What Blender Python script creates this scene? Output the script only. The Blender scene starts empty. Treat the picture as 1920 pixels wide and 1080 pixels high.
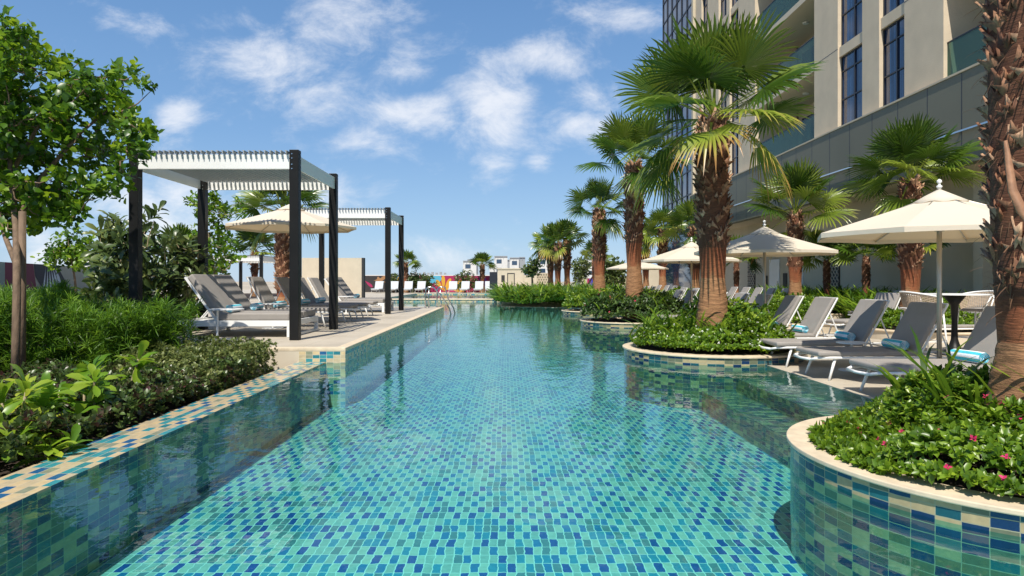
import bpy, math, random
import numpy as np
from mathutils import Vector, Matrix
random.seed(7); rng = np.random.default_rng(7)
PI = math.pi
S = bpy.context.scene
COL = S.collection
CH = .97            # camera height above the left deck
F = 1280.0          # focal length in photo pixels (1920 wide)
ZW = -.22           # water level
ZR = -.215          # right deck level
ZC = -.09           # coping level of the round planters
FLOOR = -.86

# ------------------------------------------------------------------ helpers
def tag(o, label=None, cat=None, group=None, kind=None):
    if label: o['label'] = label
    if cat: o['category'] = cat
    if group: o['group'] = group
    if kind: o['kind'] = kind
    return o
def empty(name, loc=(0,0,0), rz=0, label=None, cat=None, group=None):
    o = bpy.data.objects.new(name, None); COL.objects.link(o)
    o.location = loc; o.rotation_euler = (0,0,rz); o.empty_display_size = .1
    return tag(o, label, cat, group)
def copy_tree(o, parent=None):
    c = o.copy(); COL.objects.link(c); c.parent = parent
    for ch in list(o.children): copy_tree(ch, c)
    return c
def unit(v):
    v = np.asarray(v, float); return v/np.maximum(np.linalg.norm(v, axis=-1, keepdims=True), 1e-9)

class MB:
    def __init__(s): s.v=[]; s.f=[]; s.m=[]; s.uv=None; s.smooth=False
    def add(s, vs, fs, mi=0):
        b=len(s.v); s.v += [tuple(p) for p in vs]
        for f in fs: s.f.append(tuple(b+i for i in f)); s.m.append(mi)
    def box(s, x0,x1,y0,y1,z0,z1, mi=0, M=None):
        vs=[Vector(p) for p in ((x0,y0,z0),(x1,y0,z0),(x1,y1,z0),(x0,y1,z0),(x0,y0,z1),(x1,y0,z1),(x1,y1,z1),(x0,y1,z1))]
        if M is not None: vs=[M@p for p in vs]
        s.add(vs, [(0,3,2,1),(4,5,6,7),(0,1,5,4),(1,2,6,5),(2,3,7,6),(3,0,4,7)], mi)
    def prism(s, pts, z0, z1, mi=0):
        n=len(pts); vs=[(x,y,z0) for x,y in pts]+[(x,y,z1) for x,y in pts]
        s.add(vs, [tuple(range(n))[::-1], tuple(range(n,2*n))]+[(i,(i+1)%n,n+(i+1)%n,n+i) for i in range(n)], mi)
    def tube(s, pts, r, n=8, mi=0, cap=True):
        pts=[Vector(p) for p in pts]; k=len(pts); rr=r if hasattr(r,'__len__') else [r]*k
        b=[]; up=None
        for i,p in enumerate(pts):
            t=(pts[min(i+1,k-1)]-pts[max(i-1,0)]).normalized()
            if up is None: up=Vector((0,0,1)) if abs(t.z)<.9 else Vector((1,0,0))
            a=t.cross(up).normalized(); c=a.cross(t).normalized(); up=c
            for j in range(n):
                q=2*PI*j/n; b.append(p+(a*math.cos(q)+c*math.sin(q))*rr[i])
        fs=[(i*n+j,i*n+(j+1)%n,(i+1)*n+(j+1)%n,(i+1)*n+j) for i in range(k-1) for j in range(n)]
        if cap: fs += [tuple(range(n))[::-1], tuple((k-1)*n+j for j in range(n))]
        s.add(b, fs, mi)
    def lathe(s, prof, n=24, c=(0,0,0), mi=0, caps=True):
        vs=[]
        for r,z in prof:
            for j in range(n): a=2*PI*j/n; vs.append((c[0]+r*math.cos(a), c[1]+r*math.sin(a), c[2]+z))
        fs=[(i*n+j,i*n+(j+1)%n,(i+1)*n+(j+1)%n,(i+1)*n+j) for i in range(len(prof)-1) for j in range(n)]
        if caps: fs += [tuple(range(n))[::-1], tuple((len(prof)-1)*n+j for j in range(n))]
        s.add(vs, fs, mi)
    def build(s, name, mats, parent=None, bevel=0, seg=2, smooth=False, uvs=None):
        me=bpy.data.meshes.new(name); me.from_pydata(s.v,[],s.f)
        if not isinstance(mats,(list,tuple)): mats=[mats]
        for m in mats: me.materials.append(m)
        me.polygons.foreach_set('material_index', s.m)
        if smooth or s.smooth: me.polygons.foreach_set('use_smooth',[True]*len(s.f))
        if uvs is not None:
            l=me.uv_layers.new(name='UVMap'); l.data.foreach_set('uv', np.array(uvs,dtype=np.float32).ravel())
        me.update()
        o=bpy.data.objects.new(name, me); COL.objects.link(o); o.parent=parent
        if bevel:
            b=o.modifiers.new('b','BEVEL'); b.width=bevel; b.segments=seg; b.limit_method='ANGLE'; b.angle_limit=.6
        return o
def autouv(mb):
    """uv in metres, chosen from the dominant axis of each face"""
    out=[]
    for f in mb.f:
        p=[Vector(mb.v[i]) for i in f]; n=(p[1]-p[0]).cross(p[2]-p[0])
        ax=max(range(3), key=lambda i: abs(n[i]))
        for q in p: out.append((q.y,q.z) if ax==0 else (q.x,q.z) if ax==1 else (q.x,q.y))
    return out

# ---- leaf cards: every leaf is a small folded mesh, arrays of position, direction, normal
def T_leaf(w=.45, fold=.12, droop=.12):
    v=[(0,0,0),(-w*.45,.3,fold),(0,.32,0),(w*.45,.3,fold),(-w*.5,.62,fold*.7-droop*.3),(0,.66,-droop*.35),(w*.5,.62,fold*.7-droop*.3),(0,1,-droop)]
    return np.array(v), [(0,2,1),(0,3,2),(1,2,5,4),(2,3,6,5),(4,5,7),(5,6,7)]
def T_spat(w=.42):
    v=[(-.03,0,0),(.03,0,0),(-w*.3,.35,.05),(0,.35,.0),(w*.3,.35,.05),(-w*.52,.68,.02),(0,.70,-.05),(w*.52,.68,.02),(-w*.42,.88,-.08),(0,.92,-.13),(w*.42,.88,-.08),(0,1,-.2)]
    return np.array(v),[(0,1,3),(0,3,2),(1,4,3),(2,3,6,5),(3,4,7,6),(5,6,9,8),(6,7,10,9),(8,9,11),(9,10,11)]
def T_diam(w=.5, fold=.12, droop=.1):
    return np.array([(0,0,0),(-w/2,.5,fold),(w/2,.5,fold),(0,1,-droop)]), [(0,3,1),(0,2,3)]
def T_blade(w=.06, bend=.35):
    v=[];
    for y,ww in ((0,.7),(.3,1),(.6,.9),(.85,.55)):
        v += [(-w/2*ww,y*(1-.15*bend*y),-bend*y*y),(w/2*ww,y*(1-.15*bend*y),-bend*y*y)]
    v.append((0,1-.15*bend,-bend*1.1))
    return np.array(v), [(0,1,3,2),(2,3,5,4),(4,5,7,6),(6,7,8)]
def T_boot(w=.5, t=.14):
    v=[(-w/2,0,0),(w/2,0,0),(-w*.42,.6,.02),(w*.42,.6,.02),(-w*.5,1,.1),(w*.5,1,.1),(0,.72,.05),
       (-w/2,0,-t),(w/2,0,-t),(-w*.42,.6,-t*.7),(w*.42,.6,-t*.7),(-w*.45,1,.03),(w*.45,1,.03),(0,.66,-.03)]
    return np.array(v), [(0,1,3,2),(2,3,6),(2,6,4),(3,5,6),(7,9,10,8),(9,13,10),(9,11,13),(10,13,12),(0,2,9,7),(1,8,10,3),(2,4,11,9),(3,10,12,5),(4,6,13,11),(5,12,13,6)]
def cards(name, P, D, N, Sz, tmpl, mat, parent=None, rnd=None, smooth=False):
    P=np.asarray(P,float); n=len(P); D=unit(D); N=np.asarray(N,float)
    N=N-(N*D).sum(1,keepdims=True)*D; N=unit(N); X=np.cross(D,N)
    tv,tf=tmpl; Sz=np.broadcast_to(np.asarray(Sz,float),(n,))
    V=P[:,None,:]+Sz[:,None,None]*(tv[None,:,0:1]*X[:,None,:]+tv[None,:,1:2]*D[:,None,:]+tv[None,:,2:3]*N[:,None,:])
    k=len(tv); V=V.reshape(-1,3)
    loops=np.concatenate([np.array(f) for f in tf]); ls=np.array([len(f) for f in tf])
    L=(loops[None,:]+np.arange(n)[:,None]*k).ravel(); cnt=np.tile(ls,n); st=np.concatenate([[0],np.cumsum(cnt)[:-1]])
    me=bpy.data.meshes.new(name); me.vertices.add(len(V)); me.vertices.foreach_set('co',V.astype(np.float32).ravel())
    me.loops.add(len(L)); me.loops.foreach_set('vertex_index',L.astype(np.int32))
    me.polygons.add(len(cnt)); me.polygons.foreach_set('loop_start',st.astype(np.int32)); me.polygons.foreach_set('loop_total',cnt.astype(np.int32))
    if smooth: me.polygons.foreach_set('use_smooth',[True]*len(cnt))
    if rnd is None: rnd=rng.random(n)
    a=me.attributes.new('rnd','FLOAT','POINT'); a.data.foreach_set('value',np.repeat(rnd,k).astype(np.float32))
    me.update(calc_edges=True); me.validate()
    me.materials.append(mat)
    o=bpy.data.objects.new(name,me); COL.objects.link(o); o.parent=parent
    return o
def rosettes(P, A, k=7, tilt=55, tj=18, size=.06, sj=.3, crnd=None):
    P=np.asarray(P,float); A=unit(A); n=len(P)
    U=unit(np.cross(A, np.array([.31,.17,.93])+rng.normal(0,.05,(n,3)))); W=np.cross(A,U)
    P2=np.repeat(P,k,0); A2=np.repeat(A,k,0); U2=np.repeat(U,k,0); W2=np.repeat(W,k,0)
    ph=np.tile(np.arange(k)*2.39996,n)+np.repeat(rng.random(n)*6.28,k)+rng.normal(0,.2,n*k)
    t=np.radians(tilt+rng.normal(0,tj,n*k)+np.tile(np.linspace(20,-25,k),n))
    D=np.cos(t)[:,None]*A2+np.sin(t)[:,None]*(np.cos(ph)[:,None]*U2+np.sin(ph)[:,None]*W2)
    Sz=size*(1+rng.uniform(-sj,sj,n*k))
    c=rng.random(n) if crnd is None else crnd
    r=np.clip(np.repeat(c,k)*.6+rng.random(n*k)*.4,0,1)
    P2=P2-A2*np.tile(np.linspace(.5,0,k),n)[:,None]*size*.8
    return P2,D,A2,Sz,r

# ------------------------------------------------------------------ materials
class NT:
    def __init__(s, tree): s.t=tree; s.n=tree.nodes; s.l=tree.links
    def new(s, typ, **kw):
        n=s.n.new(typ)
        for k,v in kw.items(): setattr(n,k,v)
        return n
    def put(s, sock, v):
        if isinstance(v, bpy.types.NodeSocket): s.l.new(v, sock)
        elif v is not None: sock.default_value = v
    def math(s, op, a, b=None, c=None, clamp=False):
        n=s.new('ShaderNodeMath', operation=op); n.use_clamp=clamp
        s.put(n.inputs[0],a)
        if b is not None: s.put(n.inputs[1],b)
        if c is not None: s.put(n.inputs[2],c)
        return n.outputs[0]
    def vmath(s, op, a, b=None):
        n=s.new('ShaderNodeVectorMath', operation=op); s.put(n.inputs[0],a)
        if b is not None: s.put(n.inputs[1],b)
        return n.outputs[1] if op in('DOT_PRODUCT','LENGTH') else n.outputs[0]
    def mix(s, f, a, b, bt='MIX'):
        n=s.new('ShaderNodeMix', data_type='RGBA', blend_type=bt)
        s.put(n.inputs[0],f); s.put(n.inputs[6],a); s.put(n.inputs[7],b); return n.outputs[2]
    def noise(s, vec, scale, detail=3, rough=.55, dist=0):
        n=s.new('ShaderNodeTexNoise'); s.put(n.inputs['Vector'],vec); n.inputs['Scale'].default_value=scale
        n.inputs['Detail'].default_value=detail; n.inputs['Roughness'].default_value=rough; n.inputs['Distortion'].default_value=dist
        return n.outputs['Fac'], n.outputs['Color']
    def ramp(s, f, stops, interp='LINEAR'):
        n=s.new('ShaderNodeValToRGB'); e=n.color_ramp.elements; n.color_ramp.interpolation=interp
        while len(e)<len(stops): e.new(.5)
        for i,(p,c) in enumerate(stops): e[i].position=p; e[i].color=(*c,1) if len(c)==3 else c
        s.put(n.inputs[0],f); return n.outputs[0]
    def bump(s, h, strength=.3, dist=.01, normal=None):
        n=s.new('ShaderNodeBump'); n.inputs['Strength'].default_value=strength; n.inputs['Distance'].default_value=dist
        s.put(n.inputs['Height'],h)
        if normal is not None: s.put(n.inputs['Normal'],normal)
        return n.outputs[0]
def newmat(name):
    m=bpy.data.materials.new(name); m.use_nodes=True; t=NT(m.node_tree)
    b=m.node_tree.nodes['Principled BSDF']; out=m.node_tree.nodes['Material Output']
    return m,t,b,out
def V4(c): return (*c,1) if len(c)==3 else c
def basic(name, col, rough=.5, metal=0, var=.12, scale=6, bump=.1, bscale=60, bdist=.003, spec=.5, stretch=None):
    m,t,b,o=newmat(name); tc=t.new('ShaderNodeTexCoord').outputs['Object']
    if stretch: tc=t.vmath('MULTIPLY',tc,stretch)
    f,_=t.noise(tc,scale,4); hi=tuple(min(1,c*(1+var)) for c in col); lo=tuple(c*(1-var) for c in col)
    c=t.ramp(f,[(.3,lo),(.7,hi)]); t.put(b.inputs['Base Color'],c)
    b.inputs['Roughness'].default_value=rough; b.inputs['Metallic'].default_value=metal
    b.inputs['Specular IOR Level'].default_value=spec
    if bump:
        g,_=t.noise(tc,bscale,3); t.put(b.inputs['Normal'],t.bump(g,bump,bdist))
    return m
def leafmat(name, dark, mid, light, rough=.42, trans=.3, extra=None, spec=.5):
    m,t,b,out=newmat(name); a=t.new('ShaderNodeAttribute',attribute_name='rnd').outputs['Fac']
    st=[(0,dark),(.5,mid),(.95,light)]
    if extra: st=[(0,dark),(.35,mid),(.62,light),(.82,extra[0]),(1,extra[1])]
    c=t.ramp(a,st); t.put(b.inputs['Base Color'],c); b.inputs['Roughness'].default_value=rough
    b.inputs['Specular IOR Level'].default_value=spec
    tr=t.new('ShaderNodeBsdfTranslucent'); hs=t.new('ShaderNodeHueSaturation'); hs.inputs['Value'].default_value=1.6; hs.inputs['Hue'].default_value=.49
    t.put(hs.inputs['Color'],c); t.put(tr.inputs[0],hs.outputs[0])
    mx=t.new('ShaderNodeMixShader'); mx.inputs[0].default_value=trans
    t.l.new(b.outputs[0],mx.inputs[1]); t.l.new(tr.outputs[0],mx.inputs[2]); t.l.new(mx.outputs[0],out.inputs[0])
    return m
def attrmat(name, stops, rough=.8, bump=.4, bscale=40, stretch=(1,1,1), trs=None):
    m,t,b,out=newmat(name); a=t.new('ShaderNodeAttribute',attribute_name='rnd').outputs['Fac']
    tc=t.vmath('MULTIPLY',t.new('ShaderNodeTexCoord').outputs['Object'],stretch)
    f,_=t.noise(tc,bscale,4,.65); c=t.ramp(a,stops)
    c2=t.mix(t.ramp(f,[(.35,(0,0,0)),(.65,(1,1,1))]),t.mix(1,c,(.55,.5,.48,1),'MULTIPLY'),t.mix(1,c,(1.15,1.1,1.05,1),'MULTIPLY'))
    t.put(b.inputs['Base Color'],c2); b.inputs['Roughness'].default_value=rough
    t.put(b.inputs['Normal'],t.bump(f,bump,.01)); return m

def tilemat(name, tw, th, wobble=0, chk=.455, rough=.18, cream=.5, pal=None, joint=.045, gcol=(.62,.56,.42)):
    m,t,b,out=newmat(name); uv=t.new('ShaderNodeUVMap').outputs[0]
    if wobble:
        _,c=t.noise(uv,2.6,2,.5); d=t.vmath('MULTIPLY',t.vmath('SUBTRACT',c,(.5,.5,.5)),(wobble*2.2,wobble*2.2,0))
        _,c2=t.noise(uv,16,1,.5); d2=t.vmath('MULTIPLY',t.vmath('SUBTRACT',c2,(.5,.5,.5)),(wobble*1.25,wobble*1.25,0))
        uv=t.vmath('ADD',t.vmath('ADD',uv,d),d2)
    g=t.vmath('MULTIPLY',uv,(1/tw,1/th,0)); cell=t.vmath('FLOOR',g); fr=t.vmath('SUBTRACT',g,cell)
    wn=t.new('ShaderNodeTexWhiteNoise'); wn.noise_dimensions='3D'; t.put(wn.inputs['Vector'],t.vmath('ADD',cell,(.5,.5,3.5)))
    sx=t.new('ShaderNodeSeparateXYZ'); t.put(sx.inputs[0],cell); sf=t.new('ShaderNodeSeparateXYZ'); t.put(sf.inputs[0],fr)
    par=t.math('FLOORED_MODULO',t.math('ADD',sx.outputs[0],sx.outputs[1]),2.0)
    # checker of mostly-cream and mostly-coloured tiles
    r=wn.outputs['Value']
    v=t.math('ADD',t.math('MULTIPLY',r,1-chk),t.math('MULTIPLY',t.math('GREATER_THAN',par,.5),chk))
    pal=pal or [(.74,.55,.30),(.66,.52,.32),(.30,.31,.21),(.05,.36,.40),(.03,.24,.27),(.025,.13,.30)]
    ps=[0,.30,.46,.55,.70,.84]
    col=t.ramp(v,list(zip(ps,pal)),'CONSTANT')
    nv,_=t.noise(uv,22,3); col=t.mix(1,col,t.ramp(nv,[(.2,(.82,.82,.82)),(.8,(1.15,1.15,1.15))]),'MULTIPLY')
    ex=t.math('MINIMUM',sf.outputs[0],t.math('SUBTRACT',1.0,sf.outputs[0])); ey=t.math('MINIMUM',sf.outputs[1],t.math('SUBTRACT',1.0,sf.outputs[1]))
    gm=t.math('MINIMUM',t.math('MULTIPLY',ex,tw/.05),t.math('MULTIPLY',ey,th/.05))
    grout=t.math('LESS_THAN',gm,joint)
    col=t.mix(grout,col,V4(gcol)); t.put(b.inputs['Base Color'],col); b.inputs['Roughness'].default_value=rough
    t.put(b.inputs['Normal'],t.bump(t.math('SUBTRACT',1.0,grout),.3,.002)); return m

M={}
M['tile']=tilemat('pool_mosaic_rim',.1,.052,chk=.3,pal=[(.62,.48,.28),(.54,.44,.28),(.26,.28,.20),(.04,.26,.30),(.025,.19,.23),(.02,.11,.26)])
M['tile_floor']=tilemat('pool_mosaic_floor',.059,.138,wobble=.018,chk=.40,joint=.07,pal=[(.45,.50,.37),(.34,.42,.33),(.12,.21,.21),(.026,.24,.33),(.012,.16,.32),(.008,.07,.26)],gcol=(.68,.72,.58))
M['tile_wall']=tilemat('pool_mosaic_shaded',.115,.05,wobble=.004,chk=.2,pal=[(.40,.32,.18),(.14,.155,.10),(.02,.13,.15),(.014,.085,.11),(.012,.055,.13),(.009,.035,.10)],gcol=(.34,.33,.22))  # darker, bluer tile set: wall shade and sky reflection are put into the colours
M['tile_rim']=tilemat('pool_mosaic_coping',.065,.13,chk=.30,pal=[(.62,.48,.28),(.54,.44,.28),(.26,.28,.20),(.04,.28,.32),(.025,.20,.24),(.02,.11,.26)],gcol=(.58,.50,.36))
def water():
    m,t,b,out=newmat('pool_water'); t.n.remove(b)
    pos=t.new('ShaderNodeNewGeometry').outputs['Position']
    p1=t.vmath('MULTIPLY',pos,(1,.75,1))
    f1,_=t.noise(p1,3.2,2,.5,.6); f2,_=t.noise(p1,11,2,.5,.4); f3,_=t.noise(pos,.9,2)
    h=t.math('ADD',t.math('MULTIPLY',f1,.6),t.math('MULTIPLY',f2,.16)); h=t.math('ADD',h,t.math('MULTIPLY',f3,.6))
    nrm=t.bump(h,.2,.05)
    fr=t.new('ShaderNodeFresnel'); fr.inputs['IOR'].default_value=1.33; t.put(fr.inputs['Normal'],nrm)
    tr=t.new('ShaderNodeBsdfTransparent'); tr.inputs[0].default_value=(.48,.91,.96,1)
    gl=t.new('ShaderNodeBsdfGlossy'); gl.inputs['Roughness'].default_value=.03; t.put(gl.inputs['Normal'],nrm)
    mx=t.new('ShaderNodeMixShader'); t.put(mx.inputs[0],fr.outputs[0]); t.l.new(tr.outputs[0],mx.inputs[1]); t.l.new(gl.outputs[0],mx.inputs[2])
    t.l.new(mx.outputs[0],out.inputs[0]); return m
M['water']=water()
def deckmat():
    m,t,b,o=newmat('deck_stone'); pos=t.new('ShaderNodeNewGeometry').outputs['Position']
    f,_=t.noise(pos,1.2,5); g,_=t.noise(pos,80,2); sx=t.new('ShaderNodeSeparateXYZ'); t.put(sx.inputs[0],pos)
    def line(s_,w):
        a=t.math('FLOORED_MODULO',s_,w); return t.math('LESS_THAN',t.math('MINIMUM',a,t.math('SUBTRACT',w,a)),.004)
    ln=t.math('MAXIMUM',line(sx.outputs[0],.6),line(sx.outputs[1],.6))
    c=t.ramp(f,[(.3,(.44,.385,.30)),(.7,(.54,.475,.38))]); st_,_=t.noise(pos,.55,6,.7); c=t.mix(t.math('MULTIPLY',t.ramp(st_,[(.52,(0,0,0)),(.60,(1,1,1))]),.22),c,(.24,.20,.15,1)); c=t.mix(t.math('MULTIPLY',ln,.6),c,(.22,.19,.15,1))
    t.put(b.inputs['Base Color'],c); b.inputs['Roughness'].default_value=.6; t.put(b.inputs['Normal'],t.bump(g,.15,.002)); return m
M['deck']=deckmat()
M['coping']=basic('cream_limestone',(.66,.54,.38),.55,var=.14,scale=9,bump=.2,bscale=90,bdist=.002)
M['plaster']=basic('cream_plaster',(.58,.50,.38),.8,var=.06,scale=2,bump=.15)
M['soil']=basic('bed_soil',(.035,.022,.014),.95,var=.4,scale=14,bump=.8,bscale=40,bdist=.02)
M['sand']=basic('far_ground',(.42,.36,.27),.9,var=.2,scale=.02,bump=0)
M['black']=basic('black_aluminium',(.010,.010,.010),.45,var=.2,scale=3,bump=.05,spec=.25)
M['white']=basic('white_aluminium',(.80,.80,.78),.4,var=.03,scale=3,bump=.04)
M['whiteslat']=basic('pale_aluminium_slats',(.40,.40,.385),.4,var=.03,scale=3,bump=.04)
M['cush']=basic('grey_taupe_fabric',(.30,.275,.25),.9,var=.07,scale=5,bump=.35,bscale=420,bdist=.001)
M['cushw']=basic('pale_fabric_side',(.46,.43,.39),.9,var=.06,scale=5,bump=.3,bscale=420,bdist=.001)
M['canvas']=basic('cream_canvas',(.80,.74,.62),.85,var=.04,scale=2.5,bump=.25,bscale=9,bdist=.01)
def canvas():
    m,t,b,out=newmat('umbrella_canvas'); b.inputs['Base Color'].default_value=(.80,.74,.62,1); b.inputs['Roughness'].default_value=.85
    tc=t.new('ShaderNodeTexCoord').outputs['Object']; g,_=t.noise(tc,5,3); t.put(b.inputs['Normal'],t.bump(g,.25,.02))
    tr=t.new('ShaderNodeBsdfTranslucent'); tr.inputs[0].default_value=(.85,.66,.38,1); mx=t.new('ShaderNodeMixShader'); mx.inputs[0].default_value=.3
    t.l.new(b.outputs[0],mx.inputs[1]); t.l.new(tr.outputs[0],mx.inputs[2]); t.l.new(mx.outputs[0],out.inputs[0]); return m
M['canvas']=canvas()
M['pole']=basic('champagne_pole',(.45,.42,.36),.35,metal=.6,var=.05)
M['steel']=basic('stainless_steel',(.6,.6,.6),.2,metal=1,var=.05)
M['towelb']=basic('turquoise_towel',(.06,.50,.62),.95,var=.15,scale=40,bump=.7,bscale=260,bdist=.004)
M['towelw']=basic('white_towel',(.80,.86,.90),.95,var=.06,scale=40,bump=.7,bscale=260,bdist=.004)
M['stucco']=basic('beige_stucco',(.60,.50,.365),.85,var=.07,scale=1.5,bump=.6,bscale=34,bdist=.012)
M['panel']=basic('grey_green_cladding',(.155,.15,.105),.6,var=.05,scale=.6,bump=.03)
M['beige']=basic('beige_podium_wall',(.52,.45,.33),.8,var=.05,scale=1.2,bump=.15)
M['soffit']=basic('pale_soffit',(.58,.50,.38),.8,var=.04,scale=1,bump=.05)
def glass(name,col,rough=.05,tint=None):
    m,t,b,o=newmat(name); b.inputs['Base Color'].default_value=(*col,1); b.inputs['Roughness'].default_value=rough; b.inputs['Specular IOR Level'].default_value=1
    if name.startswith('blue'):
        gp=t.vmath('MULTIPLY',t.new('ShaderNodeNewGeometry').outputs['Position'],(1,14,.15)); ff,_=t.noise(gp,1.2,2); t.put(b.inputs['Base Color'],t.ramp(ff,[(.42,(.008,.022,.06)),(.6,(.035,.075,.16))]))
    pos=t.new('ShaderNodeNewGeometry').outputs['Position']; g,_=t.noise(pos,.8,2); t.put(b.inputs['Normal'],t.bump(g,.05,.02)); return m
M['glass']=glass('blue_window_glass',(.01,.03,.09))
M['towerglass']=glass('tower_curtain_glass',(.03,.06,.11))
def rail():
    m,t,b,out=newmat('green_rail_glass'); b.inputs['Base Color'].default_value=(.09,.15,.13,1); b.inputs['Roughness'].default_value=.05
    tr=t.new('ShaderNodeBsdfTransparent'); tr.inputs[0].default_value=(.55,.78,.70,1); mx=t.new('ShaderNodeMixShader'); mx.inputs[0].default_value=.45
    t.l.new(tr.outputs[0],mx.inputs[1]); t.l.new(b.outputs[0],mx.inputs[2]); t.l.new(mx.outputs[0],out.inputs[0]); return m
M['railglass']=rail()
M['mull']=basic('dark_mullion',(.02,.022,.03),.4,var=.1,bump=0)
M['dark']=basic('dark_recess',(.03,.03,.03),.7,bump=0)
M['rattan']=basic('pale_rope_weave',(.42,.33,.24),.8,var=.15,scale=30,bump=.5,bscale=120)
G=dict
M['palm']=leafmat('fan_palm_leaf',(.012,.034,.005),(.055,.115,.011),(.23,.29,.035),.30,.27,extra=((.42,.33,.08),(.38,.19,.06)))
M['tree']=leafmat('broad_tree_leaf',(.025,.07,.008),(.085,.19,.012),(.26,.38,.02),.36,.4)
M['plum']=leafmat('plumeria_leaf',(.035,.065,.018),(.085,.13,.035),(.24,.27,.08),.35,.25)
M['feath']=leafmat('narrow_leaf_hedge',(.03,.08,.008),(.09,.20,.014),(.22,.38,.03),.45,.4)
M['olive']=leafmat('olive_small_leaf',(.05,.075,.018),(.13,.17,.04),(.32,.34,.12),.45,.3)
M['cover']=leafmat('dark_ground_cover_leaf',(.09,.02,.03),(.05,.085,.02),(.13,.20,.045),.35,.25)
M['cabb']=leafmat('bright_fleshy_leaf',(.06,.16,.01),(.16,.30,.018),(.42,.48,.05),.35,.4)
M['vinca']=leafmat('vinca_leaf',(.035,.085,.006),(.11,.21,.012),(.28,.40,.03),.35,.35)
M['gloss']=leafmat('glossy_shrub_leaf',(.03,.085,.008),(.11,.22,.018),(.38,.47,.05),.32,.35)
M['lily']=leafmat('lily_blade',(.022,.065,.006),(.08,.17,.012),(.24,.36,.03),.38,.35)
M['ixora']=leafmat('ixora_leaf',(.04,.035,.015),(.045,.10,.02),(.13,.20,.04),.38,.25)
M['pink']=leafmat('pink_petal',(.5,.01,.08),(.65,.02,.13),(.75,.06,.2),.6,.25)
M['wflower']=leafmat('white_petal',(.7,.7,.62),(.8,.8,.74),(.85,.85,.8),.6,.25)
M['bark']=basic('grey_brown_bark',(.18,.12,.075),.85,var=.35,scale=14,bump=.7,bscale=30,bdist=.015,stretch=(1,1,.25))
M['stem']=basic('pale_stem',(.30,.24,.14),.8,var=.2,bump=.3)
M['trunk']=attrmat('palm_trunk',[(0,(.28,.155,.075)),(.3,(.36,.19,.09)),(.34,(.34,.13,.055)),(.5,(.27,.085,.035)),(.6,(.15,.06,.03)),(1,(.10,.045,.024))],.9,1.0,11,(1,1,8))
M['boot']=attrmat('palm_leaf_boot',[(0,(.07,.03,.016)),(.3,(.19,.08,.038)),(.6,(.34,.18,.10)),(1,(.58,.39,.25))],.8,.5,30,(1,1,.4))
M['fibre']=leafmat('palm_fibre',(.10,.05,.025),(.16,.08,.04),(.26,.13,.06),.8,.1)
def colmat(name,c,r=.7): return basic(name,c,r,var=.06,scale=1.5,bump=.05)

# ------------------------------------------------------------------ setting
def struct(name, mb, m, uv=False, bevel=0): 
    return tag(mb.build(name, m, uvs=autouv(mb) if uv else None, bevel=bevel), kind='structure')
b=MB(); b.box(-900,900,-400,1500,-1.6,-1.5); struct('ground',b,M['sand'])
# pool shell
def quad(b,p,mi=0): b.add(p,[(0,1,2,3)],mi)
b=MB(); quad(b,[(-7.5,-9,FLOOR),(6,-9,FLOOR),(6,38,FLOOR),(-7.5,38,FLOOR)])
struct('pool_floor',b,M['tile_floor'],True)
XI,XO,XD,YD=-2.61,-3.02,-2.325,9.85
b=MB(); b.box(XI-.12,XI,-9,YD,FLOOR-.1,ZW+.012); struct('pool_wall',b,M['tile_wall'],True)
b=MB(); b.box(XO,XI-.001,-9,YD,ZW-.1,ZW+.014); struct('pool_rim',b,M['tile_rim'],True)
b=MB(); pts=[(XI+.001,-9),(6,-9),(6,38),(-7.5,38),(-7.5,25.3),(XD-.01,25.3),(XD-.01,YD),(XI+.001,YD)]
b.add([(x,y,ZW) for x,y in pts],[tuple(range(8))]); struct('pool_water',b,M['water'])
# left deck
b=MB(); b.box(-6.9,XD-.16,YD+.16,25.14,-1.2,-.004); b.box(-14,-6.9,YD+3.5,62,-1.2,-.006); b.box(-7.66,-6.9,25.2,38,-1.2,-.006+.0)
struct('pool_deck',b,M['deck'])
b=MB(); b.box(-6.9,XD,YD,YD+.16,-.05,.0); b.box(XD-.16,XD,YD+.16,25.3,-.05,.0); b.box(-7.5,XD-.16,25.14,25.3,-.05,0)
struct('pool_coping',b,M['coping'],bevel=.008)
b=MB(); b.box(-3.0,XD-.004,YD+.004,YD+.03,FLOOR,-.05); b.box(XD-.03,XD-.004,YD+.03,25.29,FLOOR,-.05); b.box(-7.5,XD-.03,25.27,25.296,FLOOR,-.05)
struct('pool_side',b,M['tile'],True)
b=MB(); b.box(-6.9,-3.0,YD+.002,YD+.03,-.6,-.05); struct('plinth_wall',b,M['plaster'])
# left planting bed
b=MB(); b.box(-30,XO,-9,YD,-1.2,-.33); b.box(-30,-14,YD,62,-1.2,-.02); b.box(-14,-6.9,YD,YD+3.5,-1.2,-.03); struct('bed_soil',b,M['soil'])
# right deck (flush with the water) and steps
b=MB(); b.prism([(3.65,-9),(60,-9),(60,70),(9,70),(9,38.6),(3.65,38.6)],-1.2,ZR); 
b.prism([(-.25,31),(1.2,30.4),(3.649,29.5),(3.649,38.6),(-.25,38.6)],-1.2,ZR+.0)
struct('terrace',b,M['deck'])
b=MB(); b.box(3.2,3.649,5.6,28,FLOOR,ZW-.17); b.box(2.75,3.199,5.6,28,FLOOR,ZW-.36); struct('pool_steps',b,M['tile_wall'],True)  # dark reflections over the steps are put in by the darker mosaic colours
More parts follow.
